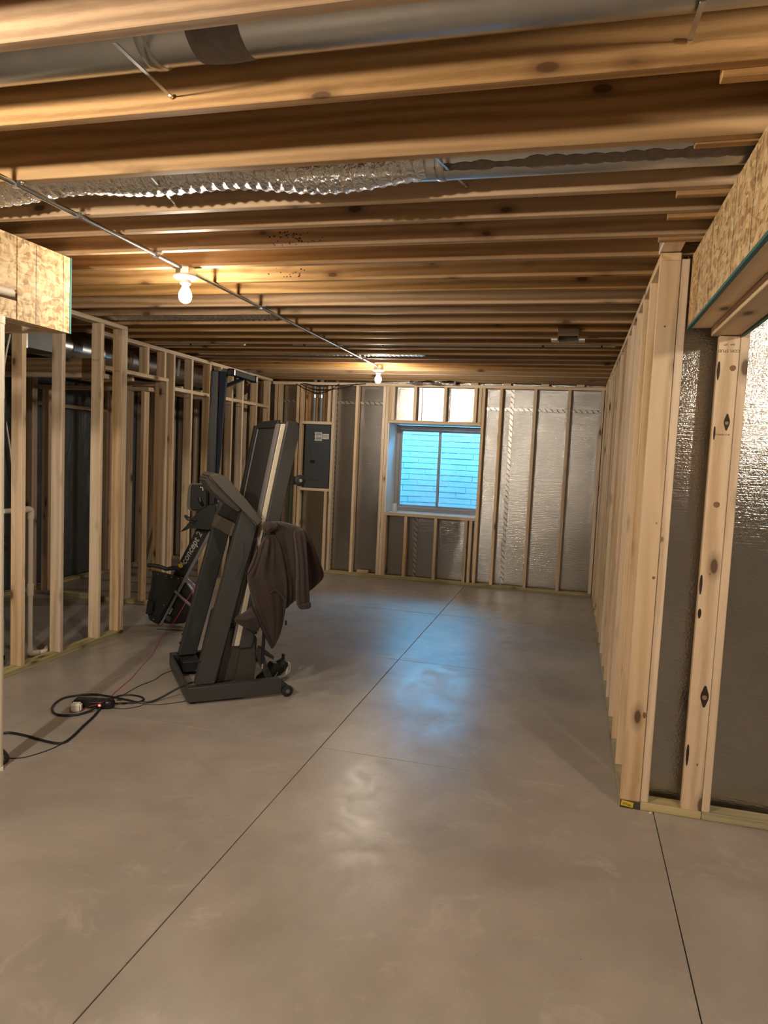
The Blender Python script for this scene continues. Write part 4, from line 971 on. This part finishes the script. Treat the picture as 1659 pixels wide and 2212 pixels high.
# mill stamps
def stamp(body, loc, size, parent, rz=0.0, flip=True, axis='y'):
    if axis == 'y': mtx = Matrix.Translation(loc) @ Matrix.Rotation(math.radians(90), 4, 'X')
    if flip: mtx = mtx @ Matrix.Rotation(math.pi, 4, 'Z')
    return text('mill_stamp', body, size, M['ink'], parent, mtx, extrude=.0002)
stamp('COFI, STUD', (.604, 3.3095, 2.052), .016, wt); stamp('2x4   SPF', (.604, 3.3095, 2.078), .012, wt)
stamp('26 27 282902 03', (.604, 3.3095, 1.70), .009, wt)
stamp('SPF STUD', (LX-.045, 4.6515, 2.16), .013, wl)
stamp('STUD SPF', (LX-.045, 4.9045, 2.11), .010, wl)
for y in (6.12, 6.575, 7.47, 7.74): stamp('SPF STUD', (FX-.045, y-.0006, 2.04), .015, wf, flip=False)
# wood debris on the slab by the right plate
t = lumber('wood_chip', .428, .441, 3.283, 3.294, .0, .008, 'stud', None); tag(t, 'tiny wood chip on the floor by the right bottom plate', 'wood chip')

def knot(px, py, y, w_, h_, mat, parent, diamond=False):
    c = on(px, py, 1, y); n = 14; bm = bmesh.new(); vs = []
    for i in range(n):
        t = 2*math.pi*i/n; k = 1.0+(.75*abs(math.sin(t))**6 if diamond else .06*math.sin(3*t))
        vs.append((c.x+w_*math.cos(t), c.z+h_*k*math.sin(t)))
    a = [bm.verts.new((x, y-.0008, z)) for x, z in vs]; b = [bm.verts.new((x, y+.0004, z)) for x, z in vs]
    bm.faces.new(a); bm.faces.new(b[::-1])
    for i in range(n): bm.faces.new((a[i], b[i], b[(i+1) % n], a[(i+1) % n]))
    return link('knot', finish(bm, 'knot'), mat, parent)
kb = plain('knot_brown', (.22, .11, .05), .6, nz=.3, scale=90); kd_ = plain('knot_dark', (.03, .014, .008), .7); kl = plain('knot_pale', (.30, .18, .10), .6, nz=.3, scale=120)
for (x, y, w_, h_, d) in ((1583, 795, .0125, .0125, 0), (1570, 912, .012, .022, 1), (1548, 1090, .013, .013, 0), (1522, 1505, .017, .030, 1), (1533, 1240, .004, .004, 0), (1506, 1652, .003, .006, 0)):
    k = knot(x, y, 3.3095, w_, h_, kd_ if d else kb, wt, bool(d))
    if d: knot(x, y+2, 3.3085, w_*.62, w_*.62, kl, wt)
for (x, y, w_, h_) in ((1514, 1262, .006, .045), (1511, 1325, .007, .022), (1485, 1630, .006, .05), (1552, 800, .006, .04), (1543, 935, .004, .03)): knot(x, y, 3.3095, w_, h_, kd_, wt)
for (x, y, w_, h_) in ((1412, 1248, .006, .007), (1392, 1545, .007, .014), (1430, 1165, .003, .012), (1418, 1130, .003, .004), (1436, 705, .004, .004)): knot(x, y, 3.3098, w_, h_, kb, wr)

# chalk lines snapped on the OSB sides
for px in (78, 137): 
    y = on(px, 600, 0, -2.508).y; ch(box('chalk_line', -2.5082, -2.5074, y-.0012, y+.0012, 2.09, 2.455, M['ink'], None, 0), sl)
for y in (3.08, 2.83, 2.45, 2.2): ch(box('chalk_line', .4314, .4322, y-.0012, y+.0012, 2.152, 2.447, M['ink'], None, 0), sr)

# dark specks scattered on two joist faces
random.seed(11); specks = []
for x0, x1, y0, y1, face, n in ((562, 700, 500, 532, 3.077, 46), (565, 690, 574, 600, 3.668, 16)):
    for i in range(n):
        q = on(random.gauss((x0+x1)/2, (x1-x0)/4.5), random.uniform(y0, y1), 1, face)
        if q.z < ZJ+.008: continue
        r_ = random.uniform(.0015, .0035); specks.append((q.x-r_*1.3, q.x+r_*1.3, face-.001, face+.001, q.z-r_, q.z+r_))
if specks: tag(multi('specks', specks, M['ink'], ceil_), kind='stuff')
